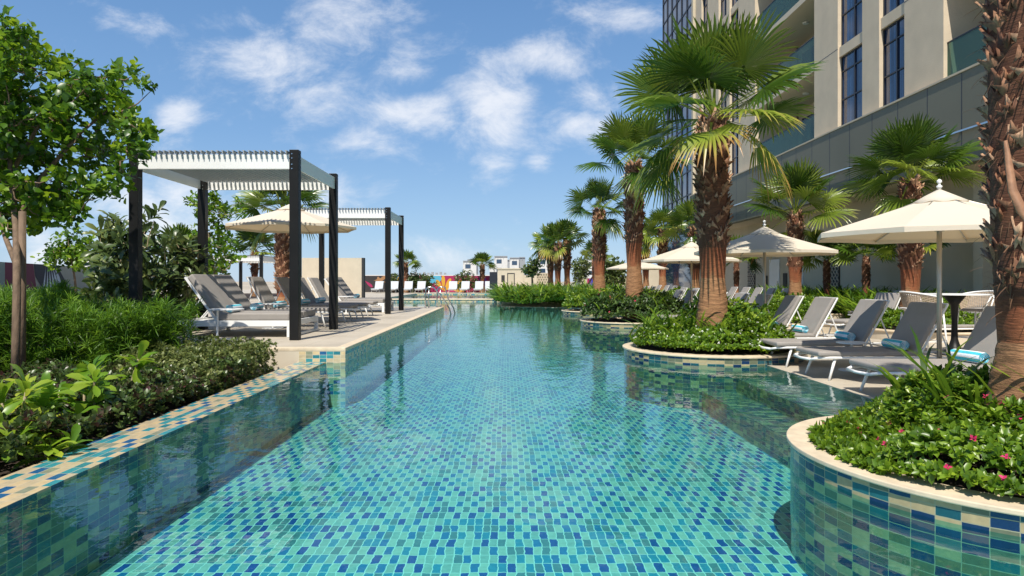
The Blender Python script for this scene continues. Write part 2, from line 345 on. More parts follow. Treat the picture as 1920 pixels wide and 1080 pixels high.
# far part of the pool: ledge, dividing wall, upper basin
b=MB(); b.box(-2.2,-.3,30.6,30.85,FLOOR,ZW-.02); struct('pool_ledge',b,M['coping'])
b=MB(); b.box(-14,3.0,38,38.25,FLOOR,ZR+.11); struct('basin_tiled_wall',b,M['tile'],True)
b=MB(); b.box(-14,3.0,37.96,39.4,ZR+.11,ZR+.15); struct('basin_coping',b,M['coping'])
b=MB(); b.box(-14,3.0,39.4,52,-1.2,-.5); struct('basin_floor',b,M['tile_floor'],True)
b=MB(); b.add([(-14,39.4,-.10),(3,39.4,-.10),(3,52,-.10),(-14,52,-.10)],[(0,1,2,3)]); struct('basin_water',b,M['water'])
b=MB(); b.box(-14,9,52,52.2,-.5,-.02); struct('basin_back_wall',b,M['tile'],True)
b=MB(); b.box(-40,9,52.2,70,-1.2,.0); b.box(-14,9,52.0,52.199,-.019,.001+.0); struct('far_deck',b,M['deck'])

# ------------------------------------------------------------------ planters
def planter(x,y,r,label,zc=ZC,bump=None,tiled=True,group='round planters along the pool'):
    t=empty('round_planter',(x,y,0),0,label,'planter',group)
    n=96; rf=lambda a: r+(bump(a) if bump else 0)
    def ring(off): return [((rf(2*PI*i/n)+off)*math.cos(2*PI*i/n),(rf(2*PI*i/n)+off)*math.sin(2*PI*i/n)) for i in range(n)]
    o=ring(0); w=min(.23,r*.3); i_=ring(-w); wall=ring(-.025)
    mb=MB(); z1=zc; z0=zc-.028
    mb.add([(a,b_,z0) for a,b_ in o]+[(a,b_,z1) for a,b_ in o]+[(a,b_,z1) for a,b_ in i_]+[(a,b_,z0-.05) for a,b_ in i_],
        [(j,(j+1)%n,n+(j+1)%n,n+j) for j in range(n)]+[(n+j,n+(j+1)%n,2*n+(j+1)%n,2*n+j) for j in range(n)]+[(2*n+j,2*n+(j+1)%n,3*n+(j+1)%n,3*n+j) for j in range(n)]+[((j+1)%n,j,3*n+j,3*n+(j+1)%n) for j in range(n)])
    mb.build('coping',M['coping'],t,bevel=.006)
    mb=MB(); uv=[]; s=0; zb=FLOOR
    for j in range(n):
        a,b2=wall[j],wall[(j+1)%n]; l=math.dist(a,b2)
        mb.add([(a[0],a[1],zb),(b2[0],b2[1],zb),(b2[0],b2[1],z0),(a[0],a[1],z0)],[(0,1,2,3)])
        uv+=[(s,zb),(s+l,zb),(s+l,z0),(s,z0)]; s+=l
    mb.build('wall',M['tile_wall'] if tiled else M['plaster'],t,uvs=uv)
    mb=MB(); mb.add([(a,b_,zc-.03) for a,b_ in i_],[tuple(range(n))]); mb.build('soil',M['soil'],t)
    return t
planter(3.075,4.13,1.21,'large round planter with cream coping and tiled side in the near right corner',
    bump=lambda a:.13*max(0,math.cos((a-math.radians(112))))**2)
planter(3.29,10.91,1.42,'round planter with white flowers around the tallest full palm')
planter(3.40,18.38,1.42,'round planter with reddish shrubs behind the white flowered one')
planter(3.38,24.4,1.42,'round planter farthest back, beside the tall green grass')

def disc_pts(n, x, y, r, hfun, edge=.0, vol=.35):
    a=rng.random(n)*2*PI; q=np.sqrt(rng.random(n)); rr=q*r
    z=hfun(q,a)*(1-vol*rng.random(n)**1.5)
    P=np.stack([x+rr*np.cos(a),y+rr*np.sin(a),z],1)
    A=np.stack([np.cos(a)*q**2*1.1+rng.normal(0,.25,n),np.sin(a)*q**2*1.1+rng.normal(0,.25,n),np.ones(n)*.9],1)
    return P,A
def lump(x,y,s,seed):   # cheap smooth pseudo noise 0..1
    return .5+.25*np.sin(x*s+seed)*np.cos(y*s*1.3+seed*2)+.25*np.sin((x+y)*s*1.9+seed*3)
def flowers(name, P, A, k, size, mat, parent):
    p,d,nn,sz,r=rosettes(P,A,k,72,6,size,.15); return cards(name,p,d,nn,sz,T_diam(.85,.05,.0),mat,parent,r)

def mound(name,label,x,y,r,z0,h,ncl,k,size,mat,cat='ground cover',tm=None,fl=None,flm='pink',fn=60,fs=.022,edge_h=.45,tilt=55,lo=0,seed=1,sel=None,nz=.42,hm=None):
    hf=lambda q,a: z0+h*(edge_h+(1-edge_h)*(1-q**3))*(1-nz+2*nz*lump(x+q*r*np.cos(a),y+q*r*np.sin(a),4,seed))*np.where(q>.93,.6,1)
    P,A=disc_pts(ncl,x,y,r,hf,vol=.5)
    if lo: 
        q=np.hypot(P[:,0]-x,P[:,1]-y)/r; keep=q>lo; P,A=P[keep],A[keep]
    if sel is not None: k2=sel(P); P,A=P[k2],A[k2]
    if hm is not None: P[:,2]=z0+(P[:,2]-z0)*hm(P)
    P[:,2]=np.maximum(P[:,2],z0+.02)
    p,d,nn,sz,rr=rosettes(P,A,k,tilt,24,size,.45)
    o=cards(name,p,d,nn,sz,tm or T_diam(.5),mat,None,rr); tag(o,label,cat,kind='stuff')
    if fl:
        idx=rng.choice(len(P),min(fn,len(P)),replace=False); top=P[idx]+np.array([0,0,size*.9])
        flowers(fl,top,A[idx],5,fs,M[flm],o)
    return o
def blades(name,P,mat,size,w=.06,bend=.5,parent=None,spread=.45,sj=.3):
    n=len(P); a=rng.random(n)*2*PI; D=np.stack([np.cos(a)*spread*rng.random(n),np.sin(a)*spread*rng.random(n),np.ones(n)],1)
    N=-np.stack([np.cos(a),np.sin(a),np.zeros(n)],1)+np.array([0,0,.2])
    return cards(name,P,D,N,size*(1+rng.uniform(-sj,sj,n)),T_blade(w,bend),mat,parent)
def clump(name,label,x,y,z,n,size,w=.06,bend=.5,cat='plant',group=None,r=.08,mat='lily',spread=.6):
    P=np.stack([x+rng.normal(0,r,n),y+rng.normal(0,r,n),np.full(n,z)],1)
    o=blades(name,P,M[mat],size,w,bend,spread=spread); return tag(o,label,cat,group)

# near right planter: vinca with pink flowers in front, glossy shrub behind, lily clumps
zp=ZC-.02
def h_left(P):
    return np.clip(.42+.58*(P[:,0]-.50*P[:,1]-.03*4.5)/.28*1.0,.38,1)
def in_p1(P): return (np.hypot(P[:,0]-3.17,P[:,1]-4.13)>.24)
mound('flowering_vinca','low green vinca with pink flowers in the near right planter',3.09,4.13,1.13,zp,.27,5600,7,.044,M['vinca'],hm=h_left,tm=T_leaf(.5),fl='pink_flower',fn=60,fs=.021,edge_h=.62,seed=2,
      sel=lambda P: in_p1(P)&(P[:,1]<4.75)&~((P[:,0]>3.0)&(P[:,1]>4.1)))
mound('glossy_shrub','bright glossy leaved shrub behind the pink flowers in the near right planter',3.12,4.55,.85,zp,.36,3000,8,.048,M['gloss'],hm=h_left,cat='shrub',tm=T_leaf(.5),edge_h=.5,seed=5,
      sel=lambda P: in_p1(P)&((P[:,1]>4.35)|(P[:,0]>3.15))&(P[:,1]>3.95))
for i,(x,y,lb) in enumerate([(2.85,4.62,'spiky lily clump at the back left of the near right planter'),(2.93,4.33,'spiky lily clump left of the near palm trunk'),(3.28,3.78,'spiky lily clump at the right edge of the photo before the near trunk')]):
    clump('lily_plant',lb,x,y,.0,30,.60,.045,.6,group='lily clumps in the near right planter')
# second planter
mound('flowering_vinca','bright green vinca dotted with white flowers around the second planter',3.29,10.91,1.27,zp,.36,6000,6,.052,M['vinca'],tm=T_leaf(.52),fl='white_flower',flm='wflower',fn=260,fs=.02,edge_h=.62,lo=.3,seed=3)
mound('olive_shrub','loose yellow green shrub beside the second palm trunk',3.62,11.25,.75,zp+.15,.55,700,8,.075,M['gloss'],cat='shrub',tm=T_leaf(.5),seed=8)
for i,(x,y,lb) in enumerate([(2.75,10.75,'lily clump left of the second palm trunk'),(3.25,10.35,'lily clump in front of the second palm trunk'),(3.75,10.55,'lily clump right of the second palm trunk'),(2.5,11.2,'lily clump at the back left of the second planter')]):
    clump('lily_plant',lb,x,y,.05,60,.5,.07,.6,group='lily clumps in the second planter',r=.17)
# third planter
mound('ixora_shrub','reddish green ixora shrubs with a few pink flowers filling the third planter',3.40,18.38,1.38,zp,.62,3600,6,.085,M['ixora'],cat='shrub',tm=T_diam(.5),fl='pink_flower',fn=60,fs=.03,edge_h=.65,seed=4)
for x,y,lb in [(2.75,18.0,'lily clump at the left of the third planter'),(3.9,17.9,'lily clump at the right of the third planter')]:
    clump('lily_plant',lb,x,y,.1,90,.62,.07,.6,group='lily clumps in the third planter',r=.25)
mound('ixora_shrub','low green shrubs filling the farthest round planter',3.38,24.4,1.35,zp,.6,1500,6,.1,M['gloss'],cat='shrub',edge_h=.6,seed=6)
# tall grass mass on the promontory
def poly_pts(n,pts):
    pts=np.array(pts); lo=pts.min(0); hi=pts.max(0); out=[]
    while len(out)<n:
        p=lo+rng.random(2)*(hi-lo); c=False; j=len(pts)-1
        for i in range(len(pts)):
            if (pts[i][1]>p[1])!=(pts[j][1]>p[1]) and p[0]<(pts[j][0]-pts[i][0])*(p[1]-pts[i][1])/(pts[j][1]-pts[i][1])+pts[i][0]: c=not c
            j=i
        if c: out.append(p)
    return np.array(out)
p=poly_pts(9000,[(-.5,31.0),(1.2,30.15),(3.3,29.2),(3.7,27.5),(6.2,27.5),(6,40),(-.5,40)])
o=blades('tall_grass',np.c_[p,np.full(len(p),ZR)+.1+.35*lump(p[:,0],p[:,1],1.1,3)],M['lily'],.80,.075,.75,spread=1.2); tag(o,'mass of tall green strappy grass on the promontory at the far pool edge','grass',kind='stuff')
p=poly_pts(1800,[(3.7,20.5),(5,20.5),(5.4,27),(4.6,28.5),(3.7,28)])
o=blades('strappy_grass',np.c_[p,np.full(len(p),ZR)+.05],M['lily'],.6,.07,.6,spread=.9); tag(o,'strappy green grass beside the fourth planter, before the far loungers','grass',kind='stuff')
p=poly_pts(1500,[(3.75,13.0),(4.3,13.0),(4.5,16.8),(3.75,16.8)])
o=blades('border_grass',np.c_[p,np.full(len(p),ZR)],M['lily'],.42,.07,.6,spread=.9); tag(o,'strappy green grass between the second and third planters','grass',kind='stuff')

# ------------------------------------------------------------------ palms
def fan_frond(V,Fc,R,base,az,el,Lp,Lf,old,droop,nseg=26,pw=.022):
    c,s=math.cos(az),math.sin(az); rad=Vector((c,s,0)); side=Vector((-s,c,0)); up=Vector((0,0,1))
    d=rad*math.cos(el)+up*math.sin(el)
    # petiole
    pts=[]
    for i in range(5):
        t=i/4; pts.append(base+d*(Lp*t)-up*(droop*.22*Lp*t*t))
    tang=(pts[-1]-pts[-2]).normalized(); nrm=side.cross(tang).normalized()
    if nrm.z<0: nrm=-nrm
    b0=len(V)
    for i,p in enumerate(pts):
        w=pw*(1.3-.6*i/4); V += [tuple(p-side*w),tuple(p-nrm*w*.8),tuple(p+side*w)]; R += [.62]*3
    for i in range(4):
        a=b0+i*3; Fc += [(a,a+1,a+4,a+3),(a+1,a+2,a+5,a+4)]
    hub=pts[-1]; tilt=random.uniform(-.7,.7); side=(side*math.cos(tilt)+nrm*math.sin(tilt)).normalized(); nrm=side.cross(tang).normalized()
    if nrm.z<0: nrm=-nrm
    spread=math.radians(random.uniform(104,126)); dphi=2*spread/nseg; g0=random.uniform(.0,.25)
    brnd=random.uniform(.12,.58)
    for k in range(nseg):
        ph=-spread+dphi*(k+.5); L=Lf*(1-.28*abs(ph/spread)**2)*random.uniform(.93,1.05)
        dd=(tang*math.cos(ph)+side*math.sin(ph)).normalized(); per=(side*math.cos(ph)-tang*math.sin(ph)).normalized()
        tipd=random.uniform(.45,1.5)*(droop*.8+.04)
        b0=len(V); rr=[.04,.44,.68,.87,1]
        tw=random.uniform(-.3,.3)
        for j,q in enumerate(rr):
            r=L*q; w=r*math.tan(dphi/2)*1.02 if q<=.45 else [0,0,.42,.24,.01][j]*L*math.tan(dphi/2)*1.05
            p=hub+dd*r+nrm*(g0*r*.5)-nrm*(.04*abs(ph)*r)
            dz=tipd*L*.55*max(0,q-.35)**2/.42; p=p-up*dz-dd*(dz*.25)
            rid=w*.55; pp=per*math.cos(tw*q)+nrm*math.sin(tw*q)
            tv=brnd+max(0,q-.62)*old*1.5+random.uniform(-.04,.04)+ (old*.12)
            V += [tuple(p-pp*w-nrm*rid*.5),tuple(p+nrm*rid*.5),tuple(p+pp*w-nrm*rid*.5)]; R += [min(1,tv)]*3
        for j in range(4):
            a=b0+j*3; Fc += [(a,a+1,a+4,a+3),(a+1,a+2,a+5,a+4)]
def palm(label,x,y,z0,zc,rb=.24,cr=1.75,nf=26,seed=0,nseg=32,fib=None,boots=True,group='fan palms',top=.8,dead=3,stag=1.0):
    """z0 base, zc centre of the crown, cr reach of the fronds"""
    random.seed(seed+100); stag_=stag; g=np.random.default_rng(seed+5)
    t=empty('fan_palm',(x,y,z0),0,label,'palm tree',group); H=zc-z0-.12*cr
    fh=(fib if fib is not None else .34)*H; rh=fh*1.45
    n=32; m=190; V=[];Fc=[];R=[]
    for i in range(m+1):
        z=H*i/m; q=i/m
        rad=rb*(1.16-.42*min(1,z/max(fh,.01))) if z<fh else rb*(.74+.20*min(1,(z-fh)/(.25*H)))
        if q>.85: rad*=1-.35*(q-.85)/.15
        for j in range(n):
            a=2*PI*j/n; rr=rad*(1+.028*math.sin(a*5+z*3)+(.014*math.sin(z*95+3*math.sin(a*2+z*7)+seed)+.010*math.sin(z*41+5*math.sin(a+z*3)))*(z<fh*1.05)+g.normal(0,.004))
            V.append((rr*math.cos(a),rr*math.sin(a),z)); 
            R.append(.28*z/fh if z<fh else (.34+.2*(z-fh)/(rh-fh)+.05*math.sin(a*4+seed) if z<rh else .7))
    for i in range(m):
        for j in range(n): Fc.append((i*n+j,i*n+(j+1)%n,(i+1)*n+(j+1)%n,(i+1)*n+j))
    def mk(name,V,Fc,R,mat,sm=False):
        me=bpy.data.meshes.new(name); me.from_pydata(V,[],Fc); a=me.attributes.new('rnd','FLOAT','POINT'); a.data.foreach_set('value',R)
        me.materials.append(mat)
        if sm: me.polygons.foreach_set('use_smooth',[True]*len(Fc))
        o=bpy.data.objects.new(name,me); COL.objects.link(o); o.parent=t; return o
    mk('trunk',V,Fc,R,M['trunk'],True)
    if boots:
        P=[];D=[];N=[];Z=[]; k=0; z=rh*.96
        step=.0085*(rb/.24)**1.4*(1 if nseg>20 else 1.8)*stag
        bs=.21*rb/.24*math.sqrt(step/.0085)
        while z<H*1.0:
            a=k*2.39996+g.normal(0,.12); q=z/H; rad=rb*.86*(1 if q<.85 else 1-.3*(q-.85)/.15)
            rad=rad*(.86 if z<rh*1.15 else 1)
            sg=1 if k%2 else -1
            rv=np.array([math.cos(a),math.sin(a),0]); sv=np.array([-math.sin(a),math.cos(a),0])
            P.append(rv*rad*.93+np.array([0,0,z])); D.append(rv*g.uniform(.10,.34)+np.array([0,0,1])*.8+sv*sg*g.uniform(.3,.75)); N.append(rv+sv*g.normal(0,.35)+np.array([0,0,-.3])); Z.append(bs*g.uniform(.75,1.15))
            z+=step; k+=1
        cards('leaf_boots',P,D,N,Z,T_boot(.5,.12),M['boot'],t,rnd=np.clip(g.beta(1.9,1.4,len(P)),0,1))
        nfb=int(len(P)*1.2); a=g.random(nfb)*2*PI; z=rh*.9+g.random(nfb)*(H-rh)
        P=np.stack([np.cos(a)*rb*.8,np.sin(a)*rb*.8,z],1); D=np.stack([np.cos(a)*.6,np.sin(a)*.6,g.normal(-.2,.8,nfb)],1)
        cards('trunk_fibres',P,D,np.stack([np.cos(a),np.sin(a),np.ones(nfb)],1),g.uniform(.08,.2,nfb)*rb/.24,T_blade(.045,.3),M['fibre'],t)
    V=[];Fc=[];R=[]; zt=H
    for i in range(nf):
        q=i/(nf-1); az=i*2.39996+random.uniform(-.25,.25)
        el=math.radians(86-84*q+random.uniform(-9,9)); old=max(0,q-.55)*1.2*random.uniform(.1,1.1); 
        Lp=cr*(.34+.16*min(1,q*2))*random.uniform(.9,1.1); Lf=cr*.56*random.uniform(.85,1.08)
        base=Vector((math.cos(az)*.05,math.sin(az)*.05,zt+.12*cr*(1-q)*.9+.02))
        fan_frond(V,Fc,R,base,az,el,Lp,Lf,old,.05+.34*q+random.uniform(0,.12),nseg,pw=.010*cr)
    for i in range(dead):
        az=random.uniform(0,6.28); base=Vector((math.cos(az)*.1,math.sin(az)*.1,zt-.02))
        fan_frond(V,Fc,R,base,az,math.radians(random.uniform(-35,-5)),cr*.42,cr*.5,random.uniform(.5,.95),.9,nseg,pw=.011*cr)
    mk('crown',V,Fc,R,M['palm'])
    return t
PG='fan palms standing in the round planters'
palm('massive near palm with shaggy dark trunk at the right edge of the photo',3.2,4.13,-.05,3.4,rb=.25,cr=.7,nf=8,seed=1,fib=.19,group=PG,stag=.6,dead=0)
palm('tallest full fan palm rising from the white flowered planter',3.29,10.91,-.05,3.72,rb=.25,cr=1.72,nf=24,seed=31,fib=.30,group=PG,dead=4,nseg=34)
palm('fan palm left of the tallest one, in the reddish planter',3.43,18.38,-.05,4.25,rb=.25,cr=1.6,nf=20,seed=3,group=PG,dead=4)
palm('fan palm in the farthest round planter with a short round crown',3.38,24.9,-.05,3.65,rb=.25,cr=1.35,nf=18,seed=4,group=PG)
PG='fan palms in the tall grass'
palm('right hand palm of the three standing close together in the tall grass',4.25,48,-.1,3.95,rb=.25,cr=1.75,nf=18,seed=5,nseg=16,group=PG)
palm('middle palm of the three standing close together in the tall grass',3.45,46,-.1,3.6,rb=.24,cr=1.7,nf=18,seed=6,nseg=16,group=PG)
palm('left hand palm of the three standing close together in the tall grass',3.15,49,-.1,3.7,rb=.24,cr=1.7,nf=18,seed=7,nseg=16,group=PG)
PG='fan palms along the hotel wall'
palm('fan palm by the hotel wall directly behind the near parasol',8.75,14.8,ZR,3.25,rb=.235,cr=1.5,nf=26,seed=8,group=PG,fib=.3,dead=2)
palm('fan palm by the hotel wall right of the tallest palm',9.3,22,ZR,3.3,rb=.24,cr=1.85,nf=20,seed=9,group=PG)
palm('fan palm behind the third parasol, partly hidden by the tallest trunk',9.1,33,ZR,3.6,rb=.27,cr=1.7,nf=18,seed=10,nseg=18,group=PG)
palm('fan palm seen left of the third parasol, small against the sky gap',9.7,42.5,ZR,4.2,rb=.27,cr=1.7,nf=18,seed=11,nseg=18,group=PG)
palm('fan palm farthest along the right side, between two nearer trunks',10.2,50,ZR,3.9,rb=.26,cr=1.8,nf=16,seed=12,nseg=16,group=PG)
palm('slim dark palm behind the fourth planter palm',7.2,56,ZR,3.2,rb=.2,cr=1.4,nf=16,seed=13,nseg=14,group=PG)
palm('low fan palm seen between the three grouped palms and the fourth planter palm',8.2,63,ZR,3.1,rb=.2,cr=1.7,nf=18,seed=21,nseg=14,group=PG)
PG='young fan palms against the hotel wall'
palm('young fan palm against the wall, left one of the two under the near parasol',10.5,22.4,ZR,1.75,rb=.12,cr=1.0,nf=24,seed=14,nseg=18,group=PG,dead=0)
palm('young fan palm against the wall, between its neighbour and the big wall palm',10.9,20.7,ZR,1.8,rb=.12,cr=.95,nf=24,seed=15,nseg=18,group=PG,dead=0)
palm('young fan palm against the wall, hidden behind the big wall palm trunk',11.1,18.6,ZR,1.95,rb=.12,cr=1.0,nf=24,seed=16,nseg=18,group=PG,dead=0)
palm('young fan palm beside the tallest trunk, hanging over the far loungers',10.6,31.5,ZR,2.0,rb=.13,cr=1.25,nf=22,seed=17,nseg=18,group=PG,dead=0)
PG='fan palms on the left side'
palm('fan palm behind the left cream parasol',-8.4,25.6,0,3.75,rb=.27,cr=1.9,nf=28,seed=18,group=PG,dead=2,fib=.1)
palm('distant fan palm at the far deck between the black pergola posts',-8.2,55.4,0,2.5,rb=.2,cr=1.25,nf=22,seed=19,nseg=14,group=PG,dead=0)
palm('distant fan palm in front of the red wall beside the cream hut',-1.98,55.4,0,2.35,rb=.2,cr=1.2,nf=22,seed=20,nseg=14,group=PG,dead=0)
palm('dark fan palm top behind the small white pergola',-15.5,42,0,2.9,rb=.22,cr=1.9,nf=20,seed=22,nseg=14,group=PG,dead=0)
palm('dark fan palm top behind the plumeria bushes',-16.3,34,0,2.5,rb=.22,cr=1.6,nf=20,seed=23,nseg=14,group=PG,dead=0)
# peeling bark strip on the near trunk
mb=MB(); 
pts=[(2.885,3.95,1.78),(2.87,3.9,1.62),(2.86,3.86,1.48),(2.89,3.83,1.36),(2.96,3.80,1.24),(3.05,3.77,1.12),(3.10,3.74,1.0)]
vs=[];w=[.006,.016,.02,.024,.022,.026,.012]
for (px,py,pz),ww in zip(pts,w): vs+=[(px-ww,py,pz-ww*.4),(px+ww,py-.01,pz+ww*.4),(px+ww*.8,py+.012,pz+ww*.3),(px-ww*.8,py+.014,pz-ww*.3)]
fs=[]
for i in range(6):
    for j in range(4): fs.append((i*4+j,i*4+(j+1)%4,(i+1)*4+(j+1)%4,(i+1)*4+j))
mb.add(vs,fs); near=[o for o in COL.objects if o.name=='fan_palm'][0]
o=mb.build('peeling_strip',basic('peeling_sheath',(.30,.15,.08),.7,var=.25,scale=20,bump=.5),None,smooth=True); o.parent=near; o.location=(-3.2,-4.13,.05)

# ------------------------------------------------------------------ broadleaf trees and shrubs
def tree(name,label,base,trunks,CL,mat,leaf,size,k=14,cat='tree',group=None,bark='bark',tw=.012,rad=.16,tilt=60,per=4):
    """trunks: list of polylines with radii; CL: cluster centres"""
    t=empty(name,base,0,label,cat,group); B=Vector(base)
    mb=MB()
    for pl,rr in trunks: mb.tube([Vector(p)-B for p in pl],rr,8)
    mb.build('trunk',M[bark],t,smooth=True)
    CL=np.array(CL); nodes=[Vector(p) for pl,rr in trunks for p in pl[1:]]
    mb=MB(); order=np.argsort([min((Vector(c)-q).length for q in nodes) for c in CL])
    for i in order:
        c=Vector(CL[i]); q=min(nodes,key=lambda q:(c-q).length+.35*max(0,q.z-c.z)); mid=(q+c)/2+Vector((random.uniform(-.04,.04),random.uniform(-.04,.04),-.04))
        mb.tube([q-B,mid-B,c-B],[tw,tw*.7,tw*.35],5,cap=False); nodes.append(c)
    mb.build('branches',M[bark],t,smooth=True)
    n=len(CL)*per; C=np.repeat(CL,per,0)+rng.normal(0,rad*.55,(len(CL)*per,3))-np.array(base)
    A=rng.normal(0,.5,(n,3))+np.array([0,0,.75])+unit(C-C.mean(0))*.5
    p,d,nn,sz,r=rosettes(C,A,k,tilt,22,size,.3)
    p=p+rng.normal(0,rad*.25,p.shape)
    cards('crown',p,d,nn,sz,leaf,M[mat],t,r)
    return t
def pxp(px,py,Y): return ((px-950)*Y/F, Y, CH+(526-py)*Y/F)
# big tree upper left, crown shape from lobes
lobes=[(20,75,45,32),(45,125,70,35),(120,160,85,50),(200,150,60,40),(250,185,42,36),(60,230,100,60),(170,240,90,55),(245,235,50,30),(40,320,95,60),(150,320,85,45),(225,300,48,40),(30,400,70,45),(110,385,55,30),(210,335,40,26),(-40,260,90,140),(-30,130,60,60)]
CL=[]
for i in range(330):
    px,py,rx,ry=random.choices(lobes,weights=[l[2]*l[3] for l in lobes])[0]; a=random.uniform(0,2*PI); q=math.sqrt(random.random())
    CL.append(pxp(px+rx*q*math.cos(a),py+ry*q*math.sin(a),9.05+random.uniform(-.85,.95)))
T7=lambda px,py,dy=0: pxp(px,py,7.9+dy+1.1*min(1,max(0,(520-py)/250)))
base=T7(28,735)
base=(base[0],base[1],-.33)
tree('broadleaf_tree','broadleaf tree with a pale forked trunk at the far left',base,
  [([base,T7(30,640),T7(32,520),T7(30,430),T7(22,350,-.1),T7(15,250,-.1),T7(40,150)],[.046,.044,.042,.036,.03,.024,.012]),
   ([T7(32,500),T7(12,450,.1),T7(-10,380,.2),T7(-30,280,.3)],[.034,.03,.024,.014]),
   ([T7(28,420),T7(80,330,.1),T7(150,250),T7(210,200)],[.035,.03,.02,.012]),
   ([T7(18,330),T7(70,240,-.3),T7(120,180,-.3)],[.03,.02,.012])],
  CL,'tree',T_leaf(.62,.08,.15),.105,k=9,rad=.14,per=3)
# wooden stake beside it
mb=MB(); mb.tube([(0,0,0),(0,0,2.15)],.04,8); o=mb.build('tree_stake',M['bark'],None,smooth=True); bx=pxp(42,700,8.2); o.location=(bx[0],bx[1],-.35); tag(o,'dark brown round stake behind the left tree trunk','stake')
def lobetree(name,label,lobes,Y,dY,n,base,mat,leaf,size,k=9,rad=.2,per=3,r0=.06,group=None,cat='tree',bark='bark',tilt=60,stems=1,zb=0):
    CL=[]
    for i in range(n):
        px,py,rx,ry=random.choices(lobes,weights=[l[2]*l[3] for l in lobes])[0]; a=random.uniform(0,2*PI); q=math.sqrt(random.random())
        CL.append(pxp(px+rx*q*math.cos(a),py+ry*q*math.sin(a),Y+random.uniform(-dY,dY)))
    b=(base[0],Y,zb); top=np.mean(CL,0); trs=[]
    for s in range(stems):
        dx=random.uniform(-.35,.35)*(stems>1); tt=(top[0]+dx*2,Y+random.uniform(-.3,.3),top[2]); 
        trs.append(([(b[0]+dx*.3,Y,zb),((b[0]*.5+tt[0]*.5)+dx*.3,Y,zb+(tt[2]-zb)*.5),tt],[r0,r0*.75,r0*.4]))
    return tree(name,label,b,trs,CL,mat,leaf,size,k,cat,group,bark,tw=r0*.25,rad=rad,per=per,tilt=tilt)
X=lambda px,Y:(px-950)*Y/F
# plumeria bushes
PGr='plumeria bushes left of the pergola'
lobetree('plumeria_bush','large plumeria bush with long dark leaves behind the front left pergola post',[(215,440,32,36),(232,480,45,45),(275,450,35,40),(260,530,60,50),(215,540,40,40)],12.6,.7,90,(X(232,12.6),0,0),'plum',T_spat(.34),.27,k=11,rad=.14,per=1,r0=.05,group=PGr,cat='shrub',bark='stem',tilt=62,stems=4)
lobetree('plumeria_bush','plumeria bush with pale drooping leaves left of the double lounger',[(330,490,40,35),(300,540,50,45),(345,550,30,50),(350,470,25,22),(310,590,40,30)],13.6,.6,85,(X(320,13.6),0,0),'plum',T_spat(.34),.26,k=11,rad=.14,per=1,r0=.05,group=PGr,cat='shrub',bark='stem',tilt=72,stems=4)
lobetree('leafy_tree','slim leafy tree seen through the near pergola',[(385,370,34,16),(435,380,26,20),(400,410,28,30),(385,455,32,28),(420,470,22,35),(395,510,28,25)],17.5,.5,130,(X(408,17.5),0,0),'tree',T_leaf(.6),.12,k=7,rad=.16,per=2,r0=.045,bark='stem')
lobetree('leafy_tree','small round leafy tree above the left painted wall',[(150,455,24,28),(120,475,26,18),(160,480,22,16),(105,480,18,14)],24,.7,80,(X(145,24),0,0),'tree',T_leaf(.6),.17,k=7,rad=.3,per=2,r0=.05)
# far plants
for px,py,rx,ry,Y,lb in [(778,528,11,16,55.6,'dark bush right of the distant pergola posts'),(800,530,10,14,55.7,'dark bush left of the yellow painted leaves'),(872,527,21,15,55.6,'wide dark bush on the far deck before the magenta wall'),(737,530,9,12,55.6,'dark bush behind the far posts, farthest left')]:
    lobetree('plumeria_bush',lb,[(px,py,rx,ry)],Y,.5,60,(X(px,Y),0,0),'plum',T_diam(.45),.25,k=9,rad=.25,per=1,r0=.07,group='bushes along the far wall',cat='shrub',tilt=65)
lobetree('round_tree','small round clipped tree right of the cream hut',[(998,503,12,13)],50,.5,45,(X(999,50),0,0),'plum',T_diam(.45),.33,k=9,rad=.25,per=1,r0=.1,tilt=65)
lobetree('round_tree','dark leafy tree behind the three grouped palms',[(1090,505,14,22),(1150,510,14,20)],58,.6,90,(X(1095,58),0,0),'plum',T_diam(.45),.38,k=9,rad=.3,per=1,r0=.1,tilt=65)
lobetree('round_tree','dark leafy tree between the third and fourth planter palms',[(1147,512,22,22)],44,.6,80,(X(1147,44),0,0),'plum',T_diam(.45),.33,k=9,rad=.3,per=1,r0=.1,tilt=65)

# ------------------------------------------------------------------ left bed planting
def patch(name,label,poly,n,zlo,hfun,k,size,mat,tm,cat,tilt=55,tj=18,vol=.6,upright=.8,sj=.3,kind='stuff'):
    p=poly_pts(n,poly); h=hfun(p[:,0],p[:,1]); z=zlo+h*(1-vol*rng.random(n)**1.6)
    A=np.c_[rng.normal(0,.4,(n,2)),np.full(n,upright)]
    pp,d,nn,sz,r=rosettes(np.c_[p,z],A,k,tilt,tj,size,sj); o=cards(name,pp,d,nn,sz,tm,M[mat],None,r); return tag(o,label,cat,kind=kind)
patch('ground_cover','dark purple green ground cover running beside the mosaic rim',[(-3.05,1.5),(-3.05,8.2),(-4.6,8.2),(-6.5,7),(-5.2,1.5)],9500,-.33,lambda x,y:.22+.18*lump(x,y,3,2),6,.055,'cover',T_leaf(.6),'ground cover')
patch('narrow_leaf_hedge','dense hedge of narrow dark green leaves left of the pergola',[(-4.55,8.9),(-5.2,8.4),(-6.2,8.15),(-10.5,8.15),(-10.5,9.75),(-4.7,9.75)],5200,-.33,lambda x,y:np.clip((1.16-.10*np.abs(x+7)*(x>-6)-.35*np.clip(x+5.6,0,9))*(.82+.26*lump(x,y,3,7)),.3,2),14,.135,'feath',T_blade(.07,.25),'hedge',tilt=52,vol=.85)
